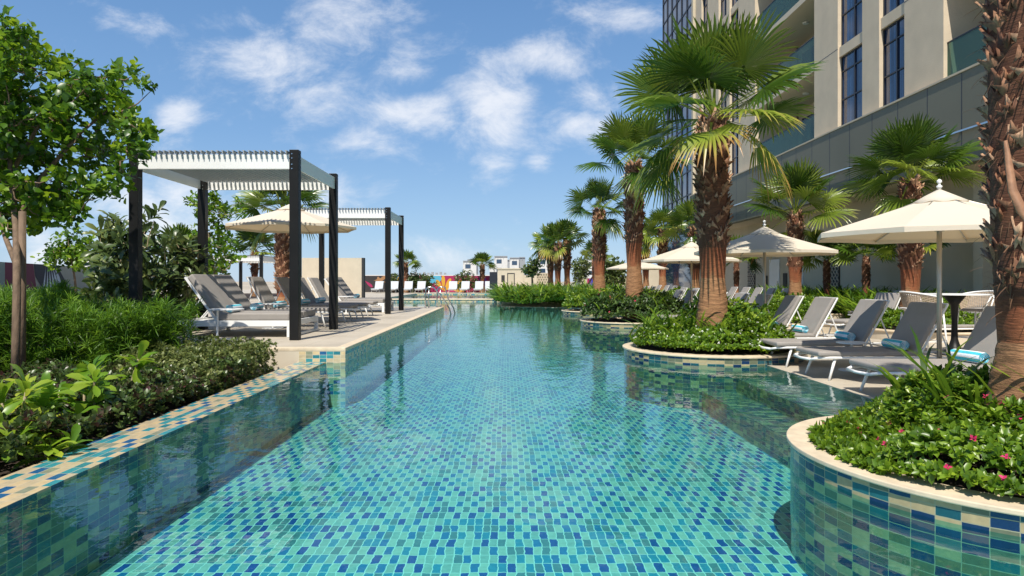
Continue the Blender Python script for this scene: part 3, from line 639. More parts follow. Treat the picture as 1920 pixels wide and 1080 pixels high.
patch('feathery_shrub','feathery shrub spilling over in front of the side table',[(-4.3,9.0),(-5.0,8.2),(-5.3,9.6),(-4.35,9.7)],420,-.33,lambda x,y:.85+.2*lump(x,y,5,3),14,.15,'feath',T_blade(.07,.3),'shrub',tilt=60,vol=.8,kind='stuff')
patch('olive_shrub','small leaved olive green shrubs against the deck plinth',[(-3.08,7.0),(-3.12,9.3),(-3.4,9.65),(-4.7,9.65),(-4.6,8.0),(-3.9,7.0)],3000,-.33,lambda x,y:(.24+.22*np.clip((y-6.8)/2,0,1))*(.8+.4*lump(x,y,6,1)),7,.042,'olive',T_leaf(.6),'shrub',vol=.9)
def cabbage(label,px,py,Y,s,n=15,grp='bright rosette plants in the left bed'):
    x,y,z=pxp(px,py,Y); t=empty('rosette_plant',(x,y,-.33),0,label,'plant',grp)
    mb=MB(); P=[];A=[]
    for i in range(6):
        dx,dy=random.uniform(-.2,.2),random.uniform(-.2,.2); hz=(z+.33)*(1-.11*i)+random.uniform(-.03,.03); mb.tube([(0,0,0),(dx*.6,dy*.6,hz*.6),(dx,dy,hz)],.011,6); P.append((dx,dy,hz)); A.append((dx*2,dy*2,1))
    mb.build('stem',M['stem'],t,smooth=True)
    p,d,nn,sz,r=rosettes(np.array(P),np.array(A),n,74,30,s*.98,.35); cards('leaves',p,d,nn,sz,T_spat(.36),M['cabb'],t,r,smooth=True); return t
cabbage('bright fleshy leaved plant at the left edge of the photo',22,735,4.9,.19)
cabbage('bright fleshy leaved plant second from the left edge',92,725,5.3,.18)
cabbage('bright fleshy leaved plant rising highest, third from the left edge',160,700,5.7,.17)
cabbage('dark green fleshy plant shaded by the hedge, right of the bright ones',228,680,6.5,.19)
for px,py,Y,lb in [(75,800,4.6,'low yellow leaved plant between the two leftmost rosette plants'),]:
    cabbage(lb,px,py,Y,.15)
mb=MB()
# garden behind
patch('narrow_leaf_hedge','second green hedge running in front of the left painted wall',[(-11,10),(-7,10),(-7.2,13.2),(-24,28),(-26,26),(-12,13)],3000,-.02,lambda x,y:.5+.3*lump(x,y,1.2,4),12,.24,'feath',T_blade(.07,.25),'hedge',vol=.7)
# right side lily border along the wall
p=poly_pts(7000,[(9.9,17.2),(12.2,17.2),(12.2,30),(10.9,30),(10.2,24)])
o=blades('wall_lily',np.c_[p,np.full(len(p),ZR)],M['lily'],.95,.07,.5,spread=.9); tag(o,'deep border of strappy lilies along the hotel wall','ground cover',kind='stuff')
p=poly_pts(1500,[(9.5,13.8),(12.2,13.8),(12.2,17),(9.7,17)])
o=blades('wall_lily',np.c_[p,np.full(len(p),ZR)],M['lily'],.75,.07,.5,spread=.9); tag(o,'strappy lilies behind the bar table','ground cover',kind='stuff')

# ------------------------------------------------------------------ low planters by the wall palms
G2='low cream planters around the wall palms'
planter(8.75,14.1,1.35,'low cream planter around the wall palm behind the near parasol',zc=ZR+.2,tiled=False,group=G2)
planter(9.3,21.7,1.6,'low cream planter around the second wall palm',zc=ZR+.2,tiled=False,group=G2)
planter(8.9,32,1.8,'low cream planter around the wall palm behind the third parasol',zc=ZR+.2,tiled=False,group=G2)
mound('glossy_shrub','low bright shrub in the cream planter behind the bar stools',8.75,14.1,1.1,ZR+.18,.34,1500,7,.07,M['vinca'],cat='shrub',seed=11,edge_h=.7)
mound('glossy_shrub','low bright shrub in the cream planter of the second wall palm',9.3,21.7,1.35,ZR+.18,.45,1500,7,.09,M['gloss'],cat='shrub',seed=12,edge_h=.7)
mound('glossy_shrub','low bright shrub in the cream planter behind the third parasol',8.9,32,1.5,ZR+.18,.5,1300,7,.11,M['vinca'],cat='shrub',seed=13,edge_h=.7)
planter(6.9,16.3,.9,'low round cream planter between the loungers right of the second parasol',zc=ZR+.2,tiled=False,group=G2)
mound('glossy_shrub','low bright shrub in the small planter right of the second parasol pole',6.9,16.3,.72,ZR+.18,.36,800,7,.07,M['vinca'],cat='shrub',seed=14,edge_h=.7)

# ------------------------------------------------------------------ pergolas
def pergola(label,x0,y0,w,d,h,scale=1,group='white slatted pergolas on the left deck'):
    t=empty('pergola',(x0,y0,0),0,label,'pergola',group); pw=.075*scale
    for ix,x in enumerate((0,w)):
        for iy,y in enumerate((0,d)):
            mb=MB(); mb.box(x-pw,x+pw,y-pw,y+pw,0,h+.02); p=mb.build('post',M['black'],t,bevel=.006)
            mb=MB(); sx=1 if ix==0 else -1
            for zz in (h-.05,h-.12,h-.22,h-.29): mb.lathe([(.009,0),(.009,.008)],8,(0,0,0)); 
            # bolts: short rods on the post's outer faces
            mb=MB()
            for zz in (h-.05,h-.12,h-.22,h-.29):
                mb.tube([(x+(pw+.008)*(-sx),y+.02,zz),(x+(pw-.002)*(-sx),y+.02,zz)],.011,6)
                mb.tube([(x+.03*sx,y-pw-.008,zz),(x+.03*sx,y-pw+.002,zz)],.011,6)
            mb.build('bolts',M['steel'],p)
    z0,z1=h-.29,h-.06; e=pw; th=.03
    for nm,(a,b_,c,d_) in (('front_beam',(e,w-e,-e+.01,-e+.01+th)),('back_beam',(e,w-e,d+e-.01-th,d+e-.01)),('side_beam',(-th/2-.03,th/2-.03,e,d-e)),('side_beam',(w+.03-th/2,w+.03+th/2,e,d-e))):
        mb=MB(); mb.box(a,b_,c,d_,z0,z1); 
        mb.box(a,b_,c if 'front' in nm or 'side' in nm else c-.03,d_+(.03 if 'front' in nm else 0),z0-.006,z0-.001) if 'side' not in nm else None
        mb.build(nm,M['white'],t,bevel=.003)
    n=29; mb=MB()
    for i in range(n):
        x=e+.03+(w-2*e-.06)*i/(n-1); 
        Mx=Matrix.Translation((x,0,z1-.045))@Matrix.Rotation(math.radians(4),4,'Y')
        mb.box(-.006,.006,e*.2-.02,d-e*.2+.02,-.05,.042,M=Mx)
        mb.box(x-.006,x+.006,-e-.07,e*.2-.02,z1+.003,z1+.045); mb.box(x-.024,x+.012,-e-.07,-e+.03,z1+.045,z1+.054)
        mb.box(x-.006,x+.006,d-e*.2+.02,d+e+.05,z1+.003,z1+.045)
        mb.box(x-.02,x+.012,-e+.03,d+e+.05,z1+.046,z1+.053)
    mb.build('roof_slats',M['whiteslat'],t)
    return t
pergola('nearest white slatted pergola on black posts over the double lounger',-6.07,11.17,2.61,2.47,3.08)
pergola('second white slatted pergola on black posts farther along the left deck',-6.07,19.9,2.61,2.5,3.08)
pergola('small distant pergola with white slats behind the left loungers',-15.0,34.5,2.6,4.0,2.25)

# ------------------------------------------------------------------ umbrellas
def umbrella(label,x,y,z,rim,top,D,group='cream parasols'):
    t=empty('parasol',(x,y,z),0,label,'parasol',group); R=D/2; hr=rim; ht=top
    mb=MB(); mb.tube([(0,0,.04),(0,0,ht-.04)],.026,12); mb.build('pole',M['pole'],t,smooth=True)
    mb=MB(); mb.lathe([(.27,0),(.27,.035),(.06,.05),(.045,.30),(.03,.31)],20); mb.build('base',M['pole'],t,bevel=.004)
    V=[];Fc=[]; n=8; st=12; sub=8
    for i in range(n*sub):
        a=2*PI*i/(n*sub); seg=(i%sub)/sub
        chord=math.cos(PI/n)/math.cos((seg-.5)*2*PI/n)
        sagc=math.sin(seg*PI)
        for j in range(st+1):
            q=.06+.94*j/st; r=R*q*chord
            zz=ht-.09-(ht-.09-hr)*(q**.93)-.02*sagc*q*math.sin(PI*min(1,q))-.0; V.append((r*math.cos(a),r*math.sin(a),zz))
        r=R*chord; V.append((r*math.cos(a)*1.0,r*math.sin(a)*1.0,hr-.055+ .008*sagc))
    m=st+2
    for i in range(n*sub):
        k=(i+1)%(n*sub)
        for j in range(m-1): Fc.append((i*m+j,i*m+j+1,k*m+j+1,k*m+j))
    mb=MB(); mb.add(V,Fc); c=mb.build('canopy',M['canvas'],t)
    s=c.modifiers.new('s','SOLIDIFY'); s.thickness=.004
    mb=MB(); V=[];Fc=[]
    for i in range(48):
        a=2*PI*i/48; w=.5+.5*math.cos(8*a)
        for q in (0,.5,1): V.append((.16*D/2*1.35*q*math.cos(a),.16*D/2*1.35*q*math.sin(a),ht-.03-.155*q-(.018*(1-w) if q==1 else 0)))
    for i in range(48):
        k=(i+1)%48; Fc+= [(i*3,i*3+1,k*3+1,k*3),(i*3+1,i*3+2,k*3+2,k*3+1)]
    mb.add(V,Fc); c2=mb.build('vent',M['canvas'],c,smooth=True); s=c2.modifiers.new('s','SOLIDIFY'); s.thickness=.004
    mb=MB(); mb.lathe([(.012,-.04),(.03,-.01),(.032,0),(.014,.01),(.012,.03),(.028,.045),(.024,.065),(.004,.08)],14,(0,0,ht)); mb.build('finial',M['white'],t,smooth=True)
    mb=MB(); mb.lathe([(.05,0),(.05,.07)],12,(0,0,hr+.02)); mb.build('hub',M['steel'],t)
    for k in range(8):
        a=2*PI*k/8; mb=MB(); ca,sa=math.cos(a),math.sin(a)
        zr=lambda q: ht-.09-(ht-.09-hr)*(q**.93)-.022
        mb.tube([(ca*.04,sa*.04,ht-.1),(ca*R*.5,sa*R*.5,zr(.5)),(ca*R*.99,sa*R*.99,hr-.02)],.010,5); r_=mb.build('rib',M['pole'],t)
        mb=MB(); mb.tube([(ca*.04,sa*.04,hr+.05),(ca*R*.5,sa*R*.5,zr(.5)-.012)],.008,5); mb.build('strut',M['pole'],r_)
    return t
umbrella('nearest cream parasol beside the right palm trunk',4.88,7.7,ZR,1.72,2.25,2.67)
umbrella('second cream parasol right of the tallest palm trunk',4.89,12.95,ZR,1.72,2.25,2.67)
umbrella('third cream parasol behind the tallest palm trunk',4.9,18.1,ZR,1.72,2.25,2.67)
umbrella('farthest right cream parasol behind the third planter palm',5.75,30,ZR,1.72,2.2,2.75)
umbrella('cream parasol seen through the near pergola on the left deck',-4.9,15.5,0,2.18,2.75,2.98)

# ------------------------------------------------------------------ loungers
def lounger(label,x,y,z,rz,sc,group,detail=True):
    t=empty('sun_lounger',(x,y,z),rz,label,'sun lounger',group); t.scale=(sc,sc,sc); W=.31
    mb=MB(); mb.box(.0,1.2,-W,W,.285,.345); mb.build('seat_cushion',M['cush'],t,bevel=.022,seg=3)
    ang=math.radians(61); Mx=Matrix.Translation((1.2,0,.30))@Matrix.Rotation(-ang,4,'Y')
    mb=MB(); mb.box(.0,.68,-W,W,-.002,.055,M=Mx); mb.build('back_cushion',M['cush'],t,bevel=.022,seg=3)
    mb=MB()
    for s in (-1,1):
        mb.tube([(-.05,s*.22,.245),(.02,s*.26,.262),(.15,s*.295,.268),(1.2,s*.30,.268),(1.85,s*.30,.268)],.017,6)
    mb.tube([(-.05,-.22,.245),(-.07,0,.24),(-.05,.22,.245)],.017,6); mb.tube([(1.85,-.3,.268),(1.85,.3,.268)],.017,6)
    for q in np.linspace(.1,1.8,8): mb.tube([(q,-.29,.268),(q,.29,.268)],.009,5)
    mb.build('frame',M['white'],t,smooth=True)
    mb=MB()
    for s in (-1,1): mb.tube([Mx@Vector((0,s*.3,-.02)),Mx@Vector((.70,s*.3,-.02))],.014,6)
    mb.tube([Mx@Vector((.70,-.3,-.02)),Mx@Vector((.70,.3,-.02))],.014,6)
    mb.build('back_frame',M['white'],t)
    for s in (-1,1):
        mb=MB(); mb.tube([Mx@Vector((.45,s*.27,-.03)),Vector((1.62,s*.27,.27))],.010,5); mb.build('back_strut',M['white'],t)
    for (a,sx) in ((.22,-1),(1.62,1)):
        for s in (-1,1):
            mb=MB(); mb.tube([(a,s*.27,.265),(a+sx*.09,s*.30,0.0)],[.019,.014],6); mb.build('leg',M['white'],t,smooth=True)
    return t
def towel(label,x,y,z,rz,r=.062,L=.40,group='rolled towels on the loungers'):
    t=empty('rolled_towel',(x,y,z),rz,label,'towel',group); mb=MB(); n=48; turns=3.2
    # outer roll with stripes along its length, slightly soft ends
    st=[-L/2,-L/2+.015,-L/6,L/6,L/2-.015,L/2]; sc=[.9,1,1.02,1,1,.9]
    V=[];Fc=[];mi=[]
    for yy,s in zip(st,sc):
        for j in range(n): a=2*PI*j/n; rr=r*s*(1+.02*math.sin(3*a)); V.append((rr*math.cos(a),yy,r+rr*math.sin(a)*.93))
    for i in range(len(st)-1):
        for j in range(n): Fc.append((i*n+j,i*n+(j+1)%n,(i+1)*n+(j+1)%n,(i+1)*n+j)); mi.append((j//5)%2!=0)
    b0=0; mb.add(V,Fc); mb.m=[0 if q else 1 for q in mi]
    mb.build('roll',[M['towelb'],M['towelw']],t,smooth=True)
    for s in (-1,1):
        mb=MB(); k=60; V=[]
        for i in range(k+1):
            q=i/k; a=q*turns*2*PI; rr=r*(.95-.85*q); V+= [(rr*math.cos(a),s*(L/2-.012),r+rr*.93*math.sin(a)),(rr*math.cos(a),s*(L/2+.004),r+rr*.93*math.sin(a))]
        mb.add(V,[(2*i,2*i+1,2*i+3,2*i+2) for i in range(k)],0)
        mb.add([(r*.9*math.cos(2*PI*j/24),s*(L/2-.01),r+r*.85*math.sin(2*PI*j/24)) for j in range(24)],[tuple(range(24))],1)
        mb.build('end_fold',[M['towelb'],M['towelw']],t)
    return t
def side_table(label,x,y,z,h=.42,r=.22,off=0,group=None):
    t=empty('side_table',(x,y,z),0,label,'side table',group)
    mb=MB(); mb.lathe([(r*.85,0),(r*.85,.012)],28); mb.build('base',M['white'],t)
    mb=MB(); mb.tube([(off*-.3,0,.01),(off*-.3,0,h-.01)],.018,10); mb.build('stem',M['white'],t)
    mb=MB(); mb.lathe([(r,h-.012),(r,h+.006)],28,(off,0,0)); mb.build('top',M['white'],t,bevel=.003); return t
GR='sun loungers in the front row on the right'
rowA=[(7.05,'nearest sun lounger, pale seat in full sun beside the near right planter',1),
(8.38,'sun lounger in deep shade, second from the near right planter',1),
(9.62,'shaded sun lounger behind the second one, its back top corner sunlit',1),
(11.1,'sunlit grey lounger, fourth from the near right planter',1),
(12.35,'sunlit grey lounger just right of the second parasol pole',1),
(13.75,'shaded lounger with raised back just left of the second parasol pole',0),
(15.0,'lounger with a pale frame showing just right of the tallest palm trunk',0),
(16.5,'lounger hidden mostly behind the tallest palm trunk, right part of it',0),
(19.1,'shaded lounger right of the third parasol pole',1),
(20.4,'shaded lounger left of the third parasol pole',0),
(24.6,'pale lounger left of the third parasol seen over the shrubs',0),(26.2,'pale lounger behind the third planter palm, right of its trunk',0),
(31.6,'pale lounger under the farthest right parasol',0),(33.2,'pale lounger just behind the one under the farthest right parasol',0)]
for Y,lb,tw in rowA:
    xo=3.68 if Y<22 else 5.3
    lounger(lb,xo,Y,ZR,math.radians(random.uniform(-1.5,1.5)),1,GR)
    if tw:
        adj={7.05:'on the nearest pale lounger by the right trunk',8.38:'on the deeply shaded second lounger',9.62:'on the shaded third lounger',11.1:'on the sunlit fourth lounger',12.35:'on the sunlit lounger by the second parasol pole',19.1:'beside the third parasol pole'}[Y]
        towel('turquoise and white rolled towel '+adj,xo+1.07,Y-.03,ZR+.342,math.radians(random.uniform(-8,8)),.065 if Y<10 else .062)
side_table('small white side table between the two shaded right loungers',4.55,9.0,ZR,.37,.19)
side_table('small white side table between the sunlit right loungers',4.5,11.75,ZR,.37,.19)
GB='sun loungers near the hotel wall'
for x,y,rz,lb in [(7.0,14.6,18,'grey lounger with palm shadow on its back, left of the wall palm'),(7.9,13.1,10,'dark grey lounger back just left of the wall palm trunk'),
 (8.3,23.9,0,'rightmost of the five pale loungers lined up near the white doors'),(8.3,25.2,0,'second from right of the five pale loungers near the white doors'),(8.3,26.5,0,'middle one of the five pale loungers near the white doors'),(8.3,27.9,0,'second from left of the five pale loungers near the white doors'),(8.3,29.4,0,'leftmost of the five pale loungers lined up near the white doors'),
 (9.5,18.6,12,'pale lounger back between the second wall palm and the lilies'),
 (7.5,36.5,0,'small pale lounger right of the third planter palm, nearest of the far ones'),(7.5,38.3,0,'small pale lounger behind the third planter palm, second of the far ones'),(7.5,40.2,0,'small pale lounger far right of the three grouped palms'),(6.6,44.5,0,'pale lounger left of the fourth planter palm trunk'),(6.6,46.5,0,'farthest pale lounger left of the fourth planter palm trunk')]:
    lounger(lb,x,y,ZR,math.radians(rz),1.0,GB)
# left deck
def double(label,x,y,label2=None):
    t=empty('double_lounger',(x,y,0),PI,label,'double sun lounger','double loungers under the pergolas')   # local +x goes to the head
    W=1.7   # local y: 0..-W is away from the camera
    mb=MB()
    mb.box(0,1.95,-.05,0,.185,.285); mb.box(0,1.95,-W,-W+.05,.185,.285); mb.box(0,.05,-W+.05,-.05,.185,.285); mb.box(1.9,1.95,-W+.05,-.05,.185,.285)
    mb.box(.05,1.9,-W+.05,-.05,.24,.26)
    mb.build('frame',M['white'],t,bevel=.005)
    for yy in (0,-W+.06):
        mb=MB(); mb.box(.0,.075,yy-.06,yy,0,.185); mb.build('leg',M['white'],t,bevel=.005)
        mb=MB(); mb.box(1.72,1.78,yy-.06,yy,0,.185); mb.build('leg',M['white'],t,bevel=.005)
    mb=MB(); mb.box(.0,.075,-W+.06,-.06,0,.045); mb.build('foot_rail',M['white'],t,bevel=.005)
    ang=math.radians(54)
    for k in range(2):
        y1=-.03-k*.83; y0=y1-.81
        mb=MB(); mb.box(.04,1.28,y0,y1,.287,.412); mb.build('seat_cushion',M['cush'],t,bevel=.03,seg=3)
        Mx=Matrix.Translation((1.29,0,.33))@Matrix.Rotation(-ang,4,'Y')
        mb=MB(); mb.box(.0,.86,y0,y1,.0,.11,M=Mx); mb.build('back_cushion',M['cush'],t,bevel=.03,seg=3)
        mb=MB()
        for yy in (y0+.02,y1-.02): mb.box(-.06,.88,yy-.015,yy+.015,-.045,-.008,M=Mx); 
        mb.box(.84,.88,y0+.035,y1-.035,-.045,-.008,M=Mx)
        for yy in (y0+.04,y1-.04): mb.tube([Mx@Vector((.42,yy,-.05)),Vector((1.9,yy,.28))],.012,6)
        mb.build('back_frame',M['white'],t)
    return t
double('double lounger with thick grey cushions under the nearest pergola',-3.68,11.65)
double('double lounger under the second pergola, farther along the left deck',-3.72,20.75)
GL='single loungers between the two left pergolas'
for Y,lb in [(14.55,'left deck lounger with striped slat shadows, first behind the double lounger'),(16.3,'left deck lounger left of the parasol pole, second behind the double lounger'),(17.6,'left deck lounger just behind the parasol, third behind the double lounger'),(18.9,'left deck lounger before the second pergola, fourth behind the double lounger')]:
    lounger(lb,-3.62,Y,0,PI,1.15,GL)
for x,y,z,lb in [(-4.78,11.98,.412,'rolled turquoise towel on the near half of the double lounger'),(-4.70,12.85,.412,'rolled turquoise towel on the far half of the double lounger'),
  (-4.82,14.5,.395,'rolled turquoise towel on the first single left lounger'),(-4.82,16.25,.395,'rolled turquoise towel half hidden by the near black post'),(-4.8,17.6,.395,'rolled turquoise towel just right of the near black post'),(-4.8,18.9,.395,'rolled turquoise towel left of the second black post'),(-4.75,21.6,.412,'rolled turquoise towel on the distant double lounger')]:
    towel(lb,x,y,z,math.radians(random.uniform(-6,6)),.072,.46)
side_table('round white side table in front of the double lounger',-4.72,11.22,0,.5,.27,off=.12)
side_table('white side table behind the double lounger',-4.75,13.85,0,.5,.25)
side_table('white side table in front of the distant double lounger',-4.75,20.2,0,.5,.25)
# far row facing the camera
GF='white loungers lined up on the far deck'
fr=[(706,'first from the left'),(737,'second from the left'),(765,'third from the left'),(787,'fourth from the left'),(849,'fifth from the left'),(870,'sixth from the left'),(896,'seventh from the left'),(918,'eighth, beside the cream hut')]
M['fcush']=basic('white_sling_fabric',(.50,.53,.56),.8,var=.04,bump=.1)
first=None
for px,lb in fr:
    if first is None:
        o=lounger('x',0,0,0,0,1,GF); first=o
        for c in o.children:
            if 'cushion' in c.name: c.data=c.data.copy(); c.data.materials[0]=M['fcush']
    else: o=copy_tree(first)
    o.location=(X(px,53.6),52.9,.0); o.rotation_euler=(0,0,math.radians(90+random.uniform(-4,4))); o.scale=(1.0,1.05,1.0); o['label']='white lounger facing the pool on the far deck, '+lb
# stainless rails
def handrail(label,y,xa,xb):
    mb=MB(); pts=[(xa,y,-.02),(xa,y,.35),(xa+.01,y,.55)]
    for i in range(7): a=PI-PI*.5*i/6; pts.append((xa+.15+.14*math.cos(a),y,.60+.14*math.sin(a)))
    pts += [(xa+.30,y,.72),(xb-.25,y,.30),(xb-.05,y,-.02),(xb,y,-.2),(xb,y,-.55)]
    mb.tube(pts,.024,10); t=empty('pool_handrail',(0,0,0),0,label,'handrail','steel handrails at the end of the left deck'); mb.build('rail',M['steel'],t,smooth=True)
    mb=MB(); mb.tube([(xa+.12,y,-.0),(xa+.12,y,.68)],.020,10); mb.build('post',M['steel'],t,smooth=True)
    for q in (xa,xa+.12):
        mb=MB(); mb.lathe([(.045,0),(.045,.012)],14,(q,y,.001)); mb.build('flange',M['steel'],t)
handrail('nearer stainless handrail dipping into the pool',24.2,-2.88,-1.98); handrail('farther stainless handrail dipping into the pool',25.0,-2.55,-1.9)
# white lattice screen behind loungers
t=empty('lattice_box',(-8.0,17.2,0),math.radians(-20),'low white lattice panel between the first left lounger backs','panel'); mb=MB()
for i in range(6): mb.box(-.35+.13*i,-.32+.13*i,-.01,.01,.1,.62)
for i in range(5): mb.box(-.35,.33,-.014,.014,.1+.12*i,.13+.12*i)
mb.build('lattice',M['white'],t); mb=MB(); mb.box(-.4,-.36,-.02,.02,0,.66); mb.box(.34,.38,-.02,.02,0,.66); mb.build('frame',M['white'],t)
# ------------------------------------------------------------------ bar table and stools
tx,ty=7.15,10.9
t=empty('bar_table',(tx,ty,ZR),0,'tall table with a pale round top and dark trumpet foot','table')
mb=MB(); mb.lathe([(.5,.955),(.5,.975)],36); mb.build('table_top',M['white'],t,bevel=.003)
mb=MB(); mb.lathe([(.28,0),(.27,.015),(.10,.08),(.05,.25),(.04,.55),(.06,.80),(.16,.945)],24); mb.build('pedestal',M['black'],t,smooth=True)
def stool(label,x,y,rz):
    t=empty('rope_bar_stool',(x,y,ZR),rz,label,'bar stool','rope bar stools around the tall table'); sh=.68
    for sx in (-1,1):
        for sy in (-1,1):
            mb=MB(); mb.tube([(sx*.2,sy*.2,sh),(sx*.25,sy*.25,0)],.014,7); mb.build('leg',M['white'],t,smooth=True)
    mb=MB(); 
    c=[(.235,.235),(-.235,.235),(-.235,-.235),(.235,-.235),(.235,.235)]; mb.tube([(a,b_,.25) for a,b_ in c],.010,6); mb.build('footrest',M['white'],t)
    mb=MB(); mb.lathe([(.24,sh),(.25,sh+.03),(.22,sh+.045)],20); mb.build('seat',M['cush'],t,bevel=.01)
    def rim(a,h0): return Vector((-.30*math.cos(a),.31*math.sin(a),h0+.06*math.cos(a)))
    mb=MB(); A=np.linspace(-2.0,2.0,25)
    mb.tube([rim(a,.95) for a in A],.014,6); mb.tube([rim(a,.70)*1 for a in A],.010,6)
    mb.tube([rim(A[0],.95),Vector((.2,-.2,sh))],.012,6); mb.tube([rim(A[-1],.95),Vector((.2,.2,sh))],.012,6); mb.build('shell_frame',M['white'],t,smooth=True)
    mb=MB()
    for a in np.linspace(-1.95,1.95,34):
        p,q=rim(a,.95),rim(a,.70); q=Vector((q.x*.8,q.y*.8,q.z)); mb.tube([p,q],.008,5)
    for h in np.linspace(.735,.925,9):
        f=(h-.70)/.25; mb.tube([Vector((rim(a,h).x*(.8+.2*f),rim(a,h).y*(.8+.2*f),rim(a,h).z)) for a in A],.008,5)
    mb.build('rope_weave',M['rattan'],t)
stool('rope bar stool left of the tall table, half hidden by a lounger back',6.45,10.6,0)
stool('rope bar stool right of the tall table in front',7.65,10.45,math.radians(150))
stool('rope bar stool right of the tall table behind, next to the trunk',7.75,11.2,math.radians(200))

# ------------------------------------------------------------------ hotel building
B=empty('hotel_building',(11.3,16,ZR),0,'beige stucco hotel with recessed blue windows and glass balconies on the right','building')
OFF=(11.3,16,ZR)
def bpart(name,boxes,m,parent=B,bevel=0):
    mb=MB()
    for x0,x1,y0,y1,z0,z1 in boxes: mb.box(x0-OFF[0],x1-OFF[0],y0-OFF[1],y1-OFF[1],z0-OFF[2],z1-OFF[2])
    o=mb.build(name,m,parent,bevel=bevel); return o
XF=11.3; ZB=6.05; FH=2.9; TOP=26
def pier(y0,y1,x1=XF+.7): bpart('pier',[(XF,x1,y0,y1,ZB,TOP)],M['stucco'])
for y0,y1 in ((2,4.2),(5.6,6.4),(7.8,9.6),(17.66,19.4),(20.96-.25,21.7),(23.3,25.08),(31.07,33.3)): pier(y0,y1,XF+1.9 if (y0,y1) in ((17.66,19.4),(23.3,25.08),(31.07,33.3),(7.8,9.6)) else XF+.7)
for y0,y1 in ((34.6,35.1),(36.4,38.4),(39.6,40.8)): pier(y0,y1)
bpart('core',[(XF+2.0,XF+16,2,40.8,ZB,TOP)],M['soffit'])
def window(y0,y1,z0,z1,vs=(.42,),hs=(.25,)):
    f=bpart('window',[(XF+.16,XF+.2,y0,y1,z0,z1)],M['glass'])
    bx=[]; a=.04; xf0,xf1=XF+.12,XF+.159
    bx+=[(xf0,xf1,y0,y0+a,z0,z1),(xf0,xf1,y1-a,y1,z0,z1),(xf0,xf1,y0+a,y1-a,z0,z0+a),(xf0,xf1,y0+a,y1-a,z1-a,z1)]
    for v in vs: yy=y0+(y1-y0)*v; bx.append((xf0,xf1,yy-.025,yy+.025,z0+a,z1-a))
    mu=bpart('mullion',bx,M['mull'],f)
    bx=[]
    for h in hs:
        zz=z0+(z1-z0)*h
        ys=[y0+a]+[y0+(y1-y0)*v for v in vs]+[y1-a]
        for i in range(len(ys)-1): bx.append((xf0+.004,xf1,ys[i]+.026,ys[i+1]-.026,zz-.02,zz+.02))
    bpart('transom',bx,M['mull'],f)
for y0,y1 in ((4.2,5.6),(6.4,7.8),(19.4,20.71),(21.7,23.3),(33.3,34.6),(35.1,36.4),(38.4,39.6)):
    for k in range(7):
        zt=8.58+k*FH; z0=ZB if k==0 else zt-FH+.34
        window(y0,y1,z0,zt,(.45,),(.42,.8))
        bpart('spandrel',[(XF+.05,XF+.5,y0,y1,zt,zt+.34)],M['stucco'])
# balconies
for y0,y1 in ((25.08,31.07),(9.6,17.66)):
    for k in range(7):
        zs=8.9+(k-1)*FH
        s=bpart('balcony_slab',[(XF+.02,XF+2,y0,y1,zs-.22,zs)] ,M['soffit'])
        g=bpart('balcony_glass',[(XF+.10,XF+.125,y0,y1,zs,zs+1.1)],M['railglass'])
        bpart('rail_top',[(XF+.09,XF+.135,y0,y1,zs+1.1,zs+1.13)],M['mull'],g)
        if k<6: 
            w=bpart('balcony_door',[(XF+1.93,XF+1.98,y0+.5,y1-.6,zs+.02,zs+2.2)],M['glass'])
            bpart('door_frame',[(XF+1.9,XF+1.929,y0+.5+q*(y1-y0-1.1)/4-.03,y0+.5+q*(y1-y0-1.1)/4+.03,zs+.02,zs+2.2) for q in range(5)],M['mull'],w)
            mb=MB(); mb.lathe([(.12,0),(.12,.05)],16,(XF+1-OFF[0],(y0+y1)/2-OFF[1],zs-.22-.05-OFF[2])); mb.build('ceiling_light',M['white'],B)
# stucco joints
bpart('wall_joint',[(XF-.003,XF,y0,y1,zz,zz+.02) for y0,y1 in ((17.66,19.4),(23.3,25.08),(31.07,33.3)) for zz in (8.86,11.76,14.66)],M['mull'])
# podium band with cladding joints
bpart('podium_band',[(11.0,11.28,2,41,3.78,6.0)],M['panel'])
bpart('band_joint',[(10.996,10.9995,y-.012,y+.012,3.79,5.99) for y in np.arange(3,41,1.35)],M['mull'])
bpart('band_cap',[(10.97,11.299,2,41,6.0,6.05)],M['beige'])
bpart('band_tube',[(10.90,10.95,2,41,4.55,4.59)]+[(10.951,10.996,y,y+.05,4.555,4.585) for y in np.arange(3,41,2.7)],M['steel'])
bpart('podium_soffit',[(11.281,13.2,2,41,3.80,3.95)],M['soffit'])
bpart('podium_wall',[(12.5,13.2,2,46,ZR,3.8)],M['beige'])
for y in (17.5,9.5): bpart('podium_column',[(12.2,12.5,y,y+.35,ZR,3.8)],M['soffit'])
for y in (31.2,28.7):
    d=bpart('door',[(12.44,12.499,y,y+1.15,ZR,1.95)],M['white']); bpart('door_handle',[(12.40,12.438,y+.1,y+.14,.75,.95)],M['steel'],d)
bpart('wall_sign',[(12.46,12.499,30.4,30.8,.5,1.3)],M['dark'])
bpart('call_box',[(12.44,12.499,32.7,33.0,.7,1.2)],M['dark'])
for y in (34.3,25.6):
    s=bpart('lattice_panel',[(12.46,12.499,y,y+1.0,.0,2.1)],M['dark']); bx=[]
    mb=MB()
    for i in range(9):
        for j in range(4):
            cy=y+.125+.25*j-OFF[1]; cz=.12+.235*i-OFF[2]
            for sgn in (-1,1):
                Mx=Matrix.Translation((12.445-OFF[0],cy,cz))@Matrix.Rotation(sgn*math.radians(43),4,'X'); mb.box(-.006*(1.5+sgn*.5),.006*(1.5+sgn*.5),-.15,.15,-.014,.014,M=Mx)
    mb.build('lattice',M['soffit'],s)
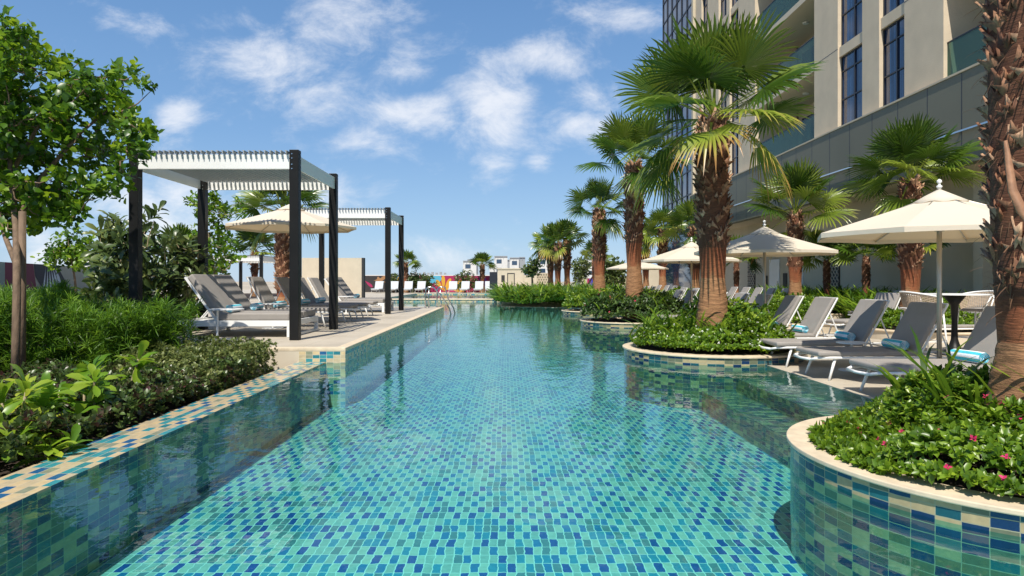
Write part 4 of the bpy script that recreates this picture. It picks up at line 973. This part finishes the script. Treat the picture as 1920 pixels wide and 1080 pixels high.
# dark glass tower end
T=empty('glass_tower',(11.3,41.2,ZR),0,'dark blue glass tower rising at the far end of the hotel','building'); OFF=(11.3,41.2,ZR)
bpart('glazing',[(11.3,26,41.2,49.2,ZR,30)],M['towerglass'],T)
bpart('mullion',[(11.24,11.299,y-.035,y+.035,4.3,30) for y in np.arange(41.4,49.2,1.3)],M['mull'],T)
bpart('floor_line',[(11.26,11.299,41.2,49.2,z,z+.08) for z in np.arange(4.8,30,1.45)],M['mull'],T)
bpart('corner_pier',[(11.15,12.2,40.85,41.19,ZR,30)],M['beige'],T)
bpart('end_mullion',[(x-.03,x+.03,41.195-.05,41.199,4.3,30) for x in np.arange(12.6,26,1.3)],M['mull'],T)

# ------------------------------------------------------------------ walls, murals, hut, distant buildings
def wallseg(name,p0,p1,z0,z1,th,m,label=None,cat='wall',parent=None):
    L=math.dist(p0,p1); a=math.atan2(p1[1]-p0[1],p1[0]-p0[0]); t=empty(name,(p0[0],p0[1],0),a,label,cat); mb=MB(); mb.box(0,L,0,th,z0,z1); mb.build('wall',m,t); return t,L
C=dict(mag=(.34,.015,.09),yel=(.62,.33,.03),cy=(.10,.42,.60),dk=(.03,.025,.025),red=(.22,.02,.04),wh=(.75,.75,.70),bei=(.48,.43,.29),teal=(.02,.20,.30),pg=(.35,.40,.30),br=(.35,.18,.08),pur=(.18,.05,.40),blu=(.02,.05,.45))
CM={k:colmat('paint_'+n,c) for (k,c),n in zip(C.items(),['magenta','yellow','cyan','black','dark_red','white','beige','teal','pale_green','brown','purple','blue'])}
def flat(t,name,pts,mat,y,th=.004):
    """flat painted shape on the wall face that looks at the pool (local -y side); pts in (x,z)"""
    mb=MB(); n=len(pts); mb.add([(a,y-th,b_) for a,b_ in pts]+[(a,y,b_) for a,b_ in pts],[tuple(range(n)),tuple(range(n,2*n))[::-1]]+[((i+1)%n,i,n+i,n+(i+1)%n) for i in range(n)]); return mb.build(name,mat,t)
def blob(cx,cz,rx,rz_,n=24,f=None): return [(cx+rx*math.cos(2*PI*i/n)*(f(i/n) if f else 1),cz+rz_*math.sin(2*PI*i/n)*(f(i/n) if f else 1)) for i in range(n)]
def drop(cx,cz,L,w,ang,n=20):
    out=[]
    for i in range(n):
        q=2*PI*i/n; u=.5-.5*math.cos(q); v=math.sin(q)*math.sin(u*PI*.5)**1.2*w; out.append((cx+math.cos(ang)*L*u-math.sin(ang)*v,cz+math.sin(ang)*L*u+math.cos(ang)*v))
    return out
# left painted wall runs from near left to far
pA=(X(-260,25),25.0); 
p0=(X(-200,24.5),24.5); p1=(X(320,72),72.0)
t,L=wallseg('painted_wall',p0,p1,-.3,1.87,.3,CM['bei'],'long beige boundary wall with a painted butterfly wing at the far left','wall')
# position along the wall for a given pixel
def upx(px):
    r=(px-950)/F; dx,dy=p1[0]-p0[0],p1[1]-p0[1]; q=(r*p0[1]-p0[0])/(dx-r*dy); return q*L
zt=1.868
flat(t,'pale_panel',[(0,-.29),(upx(9),-.29),(upx(9),zt),(0,zt)],CM['pg'],-.002)
flat(t,'dark_red_panel',[(upx(9)+.01,-.29),(upx(72),-.29),(upx(62),zt),(upx(9)+.01,zt)],CM['red'],-.002)
wa,wb=upx(63),upx(124)
flat(t,'black_wing',[(wa,zt),(wa+.2,1.2),(wa+(wb-wa)*.25,.5),(wa+(wb-wa)*.6,-.1),(wa+(wb-wa)*.85,-.1),(wb,.35),(wb-.1,.9),(wa+(wb-wa)*.8,1.5),(wa+(wb-wa)*.68,zt)],CM['dk'],-.007)
for i in range(6):
    an=math.radians(-120+13*i+ (8 if i>2 else 0)); flat(t,'white_wing_stripe',drop(wa+(wb-wa)*(.34+.05*i),1.72,1.45+.1*math.sin(i),.13+.02*i,math.radians(-104+ 12*i)),CM['wh'],-.012-.0045*i)
flat(t,'teal_patch',[(upx(172),-.29),(upx(178),.5),(upx(190),.9),(upx(196),1.4),(upx(200),zt),(upx(212),zt),(upx(250),-.29)],CM['teal'],-.002)
# wall cap building top
wb_,_=wallseg('white_roof_box',(X(127,70),70),(X(168,70),70),0,CH+(526-487)*70/F,6,colmat('white_roof_paint',(.7,.7,.68)),'white rooftop box just above the left painted wall','building')
mb=MB(); w=(168-127)*70/F; mb.box(-.1,w+.1,-.1,6.1,3.11,3.3); mb.build('parapet',M['beige'],wb_); mb=MB(); mb.box(.5,w-.5,-.03,0,2.3,2.8); mb.build('vent',M['dark'],wb_)
# cream wall
t,L=wallseg('cream_screen_wall',(X(566,36.5),36.5),(X(678,36.5),36.5),0,2.18,.35,M['plaster'],'tall cream screen wall behind the second pergola','wall')
mb=MB(); mb.box(L,L+.12,-.01,.36,0,2.185); mb.build('tiled_edge',M['dark'],t)
# far mural wall
Yf=57.0
t,L=wallseg('mural_wall',(X(560,Yf),Yf),(X(920,Yf),Yf),0,1.37,.3,CM['mag'],'far boundary wall painted magenta with yellow leaves and a black section','wall')
u=lambda px:(px-560)*Yf/F
flat(t,'black_panel',[(u(561),.0),(u(778),.0),(u(778),1.365),(u(561),1.365)],CM['dk'],-.002)
for px,pz,l,w,a in ((706,.7,1.0,.18,40),(718,.9,.9,.2,-20),(700,.95,.8,.15,10),(712,.5,.8,.15,100)): flat(t,'brown_leaf',drop(u(px),pz,l,w,math.radians(a)),CM['br'],-.007-.004*(px%5))
flat(t,'teal_leaf',drop(u(745),.2,1.2,.3,math.radians(80)),CM['teal'],-.008); flat(t,'yellow_leaf',drop(u(742),.6,.9,.2,math.radians(60)),CM['yel'],-.013)
flat(t,'magenta_stroke',drop(u(683),1.0,.9,.15,math.radians(-40)),CM['mag'],-.009)
flat(t,'cyan_disc',[(a,min(b_,1.364)) for a,b_ in blob(u(814),1.15,.62,.42)],CM['cy'],-.007)
for a,l in ((62,1.25),(92,1.35),(122,1.15),(40,.9)): flat(t,'yellow_leaf',drop(u(832),.05,l,.2,math.radians(a)),CM['yel'],-.012-.0003*a)
flat(t,'orange_patch',blob(u(862),.5,.7,.5),CM['yel'],-.007); flat(t,'purple_patch',blob(u(905),.8,.35,.5),CM['pur'],-.007)
# right coloured wall
t,L=wallseg('painted_wall',(X(1088,66),66),(X(1200,66),66),ZR,1.2,.3,CM['bei'],'low painted wall with purple and blue stripes behind the fourth planter palm','wall')
for px,m_ in ((1101,'mag'),(1105,'pur'),(1109,'blu'),(1113,'pur')):
    a=(px-1088)*66/F; flat(t,'painted_stripe',[(a,.0),(a+.2,.0),(a+.2,1.19+ZR+.2),(a,1.19+ZR+.2)],CM[m_],-.003)
# hut
Yh=54
H_=empty('pool_hut',(X(918,Yh),Yh,0),0,'small cream hut with a dark side and a doorway at the far deck','hut'); s=Yh/F
mb=MB(); mb.box(0,.62,0,.3,0,CH+(526-510)*s); mb.build('dark_side',M['mull'],H_)
mb=MB(); h1=CH+(526-505)*s; mb.box(.63,(982-918)*s,0,3,0,h1); mb.build('wall',M['plaster'],H_)
mb=MB(); mb.box((982-918)*s,(1006-918)*s,.05,.3,0,CH+(526-516)*s); mb.build('side_wall',M['plaster'],H_)
mb=MB(); mb.box(.58,(983-918)*s,-.05,3.05,h1,h1+.09); mb.build('roof',M['plaster'],H_)
mb=MB(); a=(940-918)*s; mb.box(a,a+.27,-.012,0,CH+(526-529)*s,CH+(526-516)*s); mb.build('window',M['dark'],H_)
mb=MB(); a=(951-918)*s; b2=(965-918)*s; zd=CH+(526-512)*s; mb.box(a,a+.06,-.03,-.001,0,zd); mb.box(b2-.06,b2,-.03,-.001,0,zd); mb.box(a+.06,b2-.06,-.03,-.001,zd-.06,zd); f=mb.build('door_frame',M['mull'],H_)
mb=MB(); mb.box(a+.061,b2-.061,-.015,-.001,0.02,zd-.061); mb.build('door',M['beige'],f)
# breeze block wall
t,L=wallseg('patterned_wall',(X(1006,56),56),(X(1034,56),56),ZR,CH+(526-512)*56/F,.2,M['beige'],'pale patterned block wall between the hut and the grouped palms','wall')
mb=MB()
for i in range(6):
    for j in range(8): mb.box(.05+i*.2+(j%2)*.1,.05+i*.2+.1+(j%2)*.1,-.02,-.001,j*.2,j*.2+.1)
mb.build('block_pattern',M['panel'],t)
# distant city
M['cw']=colmat('white_facade',(.62,.62,.60)); M['cg']=colmat('grey_facade',(.30,.32,.34))
def city(label,px0,px1,ytop,Y,boxes,win=True):
    s=Y/F; t=empty('apartment_block',(X(px0,Y),Y,-1.5),0,label,'building','distant city buildings')
    w=(px1-px0)*s
    for nm,a,b_,zt_,m_,dy in boxes:
        mb=MB(); mb.box(a*w,b_*w,dy,8,0,CH+1.5+(526-zt_)*s); wl=mb.build('wall',M[m_],t)
        h=CH+1.5+(526-zt_)*s; nf=int(h/1.5)
        if win:
            mb=MB()
            for k in range(nf):
                n_=max(1,int((b_-a)*w/1.6))
                for i in range(n_):
                    x=a*w+.4+i*1.6
                    if x+.9<b_*w: mb.box(x,x+.9,dy-.03,dy-.001,h-1.2-k*1.5,h-.5-k*1.5)
            if mb.f: mb.build('windows',M['towerglass'],wl)
        mb=MB(); mb.box(a*w+.02,b_*w-.02,dy-.15,dy-.06,h+.003,h+.12); 
        for i in range(int((b_-a)*w/.5)): mb.box(a*w+.1+i*.5,a*w+.14+i*.5,dy-.12,dy-.09,h-.4,h)
        mb.build('railing',M['cg'],wl)
city('pale distant building with a framed terrace left of the small far palm',868,893,490,115,[('a',0,1,490,'cw',0),('b',.3,.7,487,'cg',1)])
city('largest white distant building behind the cream hut',918,985,481,120,[('a',0,.12,497,'cw',0),('b',.13,.5,481,'cw',.5),('c',.501,.56,488,'cg',.2),('d',.561,.82,484,'cw',0),('e',.821,1,483,'cg',.6)])
city('white distant building behind the three grouped palms',1006,1030,482,118,[('a',.1,1,482,'cw',0)])
city('white distant building right of the grouped palms',1086,1120,486,118,[('a',0,.4,500,'cg',0),('b',.41,1,486,'cw',.4)])
t,L=wallseg('parapet_wall',(X(660,90),90),(X(920,90),90),-1.5,CH+(526-515.5)*90/F,.5,M['cw'],'long white rooftop parapet just above the far painted wall','wall')
mb=MB()
for i in range(9): mb.box(u(800)-5+i*.55+2,u(800)-5+i*.55+2.3,.1,.35,1.73,2.0+.1*(i%2))
mb.build('rooftop_units',M['cg'],t)
# low beige wall right gap
wallseg('low_end_wall',(X(1205,64),64),(X(1260,64),64),ZR,2.1,.4,M['beige'],'plain beige wall closing the gap at the far right','wall')

# ------------------------------------------------------------------ sky, sun, camera
EL,AZ=56,12
W=bpy.data.worlds.new('World'); S.world=W; W.use_nodes=True; t=NT(W.node_tree)
bg=W.node_tree.nodes['Background']
sky=t.new('ShaderNodeTexSky'); sky.sky_type='NISHITA'; sky.sun_disc=False; sky.sun_elevation=math.radians(EL); sky.sun_rotation=math.radians(180+AZ)
sky.air_density=1.0; sky.dust_density=.2; sky.ozone_density=3.0
tc=t.new('ShaderNodeTexCoord').outputs['Generated']; sp=t.new('ShaderNodeSeparateXYZ'); t.put(sp.inputs[0],tc)
ya=t.math('MAXIMUM',sp.outputs[1],.05); U=t.math('DIVIDE',sp.outputs[0],ya); Vv=t.math('DIVIDE',sp.outputs[2],ya)
cb=t.new('ShaderNodeCombineXYZ'); t.put(cb.inputs[0],U); t.put(cb.inputs[1],Vv); uv=cb.outputs[0]
blobs=[(650,40,95,55,.9),(500,120,120,55,.9),(790,212,85,36,1),(930,195,70,90,1.05),(1030,105,75,38,1),(925,310,42,32,.8),(1100,185,48,26,.8),(1075,240,60,34,.9),(670,268,80,26,.8),(250,48,95,24,.7),(1170,30,70,34,.8),(335,212,34,26,.8),(300,400,160,90,.85),(590,190,95,50,.75),(640,350,90,30,.6),(860,475,90,28,.6),(1010,305,30,18,.8),(100,470,160,60,.7),(760,120,60,50,.8),(420,40,60,25,.7),(1500,-200,300,120,.8),(600,-200,300,90,.8)]
acc=None
for px,py,rx,ry,w in blobs:
    d=t.vmath('MULTIPLY',t.vmath('SUBTRACT',uv,((px-950)/F,(526-py)/F,0)),(F/rx,F/ry,0)); q=t.vmath('DOT_PRODUCT',d,d)
    g=t.math('MULTIPLY',t.math('POWER',2.718,t.math('MULTIPLY',q,-.7)),w)
    acc=g if acc is None else t.math('MAXIMUM',acc,g)
cvec=t.vmath('MULTIPLY',uv,(1,1.6,1))
n1,_=t.noise(cvec,9,9,.66,.3); n2,_=t.noise(cvec,2.2,4,.5)
f=t.math('ADD',t.math('MULTIPLY',acc,.62),t.math('MULTIPLY',t.math('SUBTRACT',n1,.5),1.5)); f=t.math('ADD',f,t.math('MULTIPLY',t.math('SUBTRACT',n2,.5),.25))
mr=t.new('ShaderNodeMapRange'); mr.interpolation_type='SMOOTHSTEP'; t.put(mr.inputs[0],f); mr.inputs[1].default_value=.09; mr.inputs[2].default_value=.80; mr.inputs[3].default_value=0; mr.inputs[4].default_value=.78
front=t.math('GREATER_THAN',sp.outputs[1],.05)
cf=t.math('MULTIPLY',mr.outputs[0],front)
hs=t.new('ShaderNodeHueSaturation'); hs.inputs['Saturation'].default_value=.95; t.put(hs.inputs['Color'],sky.outputs[0])
rmp=t.ramp(sp.outputs[2],[(0,(.32,.47,.66)),(.06,(.25,.42,.64)),(.2,(.155,.315,.57)),(.45,(.085,.21,.45)),(1,(.04,.11,.30))])
skyc=t.mix(.75,hs.outputs[0],t.mix(1,rmp,(10,10,10,1),'MULTIPLY'))
col=t.mix(cf,skyc,(7.6,7.7,8.0,1)); t.put(bg.inputs[0],col); bg.inputs[1].default_value=.11
sd=bpy.data.lights.new('sun','SUN'); sd.energy=5.0; sd.angle=math.radians(.5); sd.color=(1,.94,.84); so=bpy.data.objects.new('sun',sd); COL.objects.link(so)
d=Vector((math.sin(math.radians(AZ))*math.cos(math.radians(EL)),math.cos(math.radians(AZ))*math.cos(math.radians(EL)),-math.sin(math.radians(EL)))); so.rotation_euler=d.to_track_quat('-Z','Y').to_euler(); so.location=(-5,-10,20)
cd=bpy.data.cameras.new('camera'); cam=bpy.data.objects.new('camera',cd); COL.objects.link(cam); cam.location=(0,0,CH); cam.rotation_euler=(PI/2,0,0)
cd.sensor_width=36; cd.lens=24; cd.shift_x=10/1920; cd.shift_y=-14/1920; cd.clip_end=3000; cd.clip_start=.05; S.camera=cam
S.view_settings.view_transform='Standard'; S.view_settings.look='None'; S.view_settings.gamma=1; S.view_settings.exposure=.25
S.render.engine='CYCLES'
S.cycles.transparent_max_bounces=12
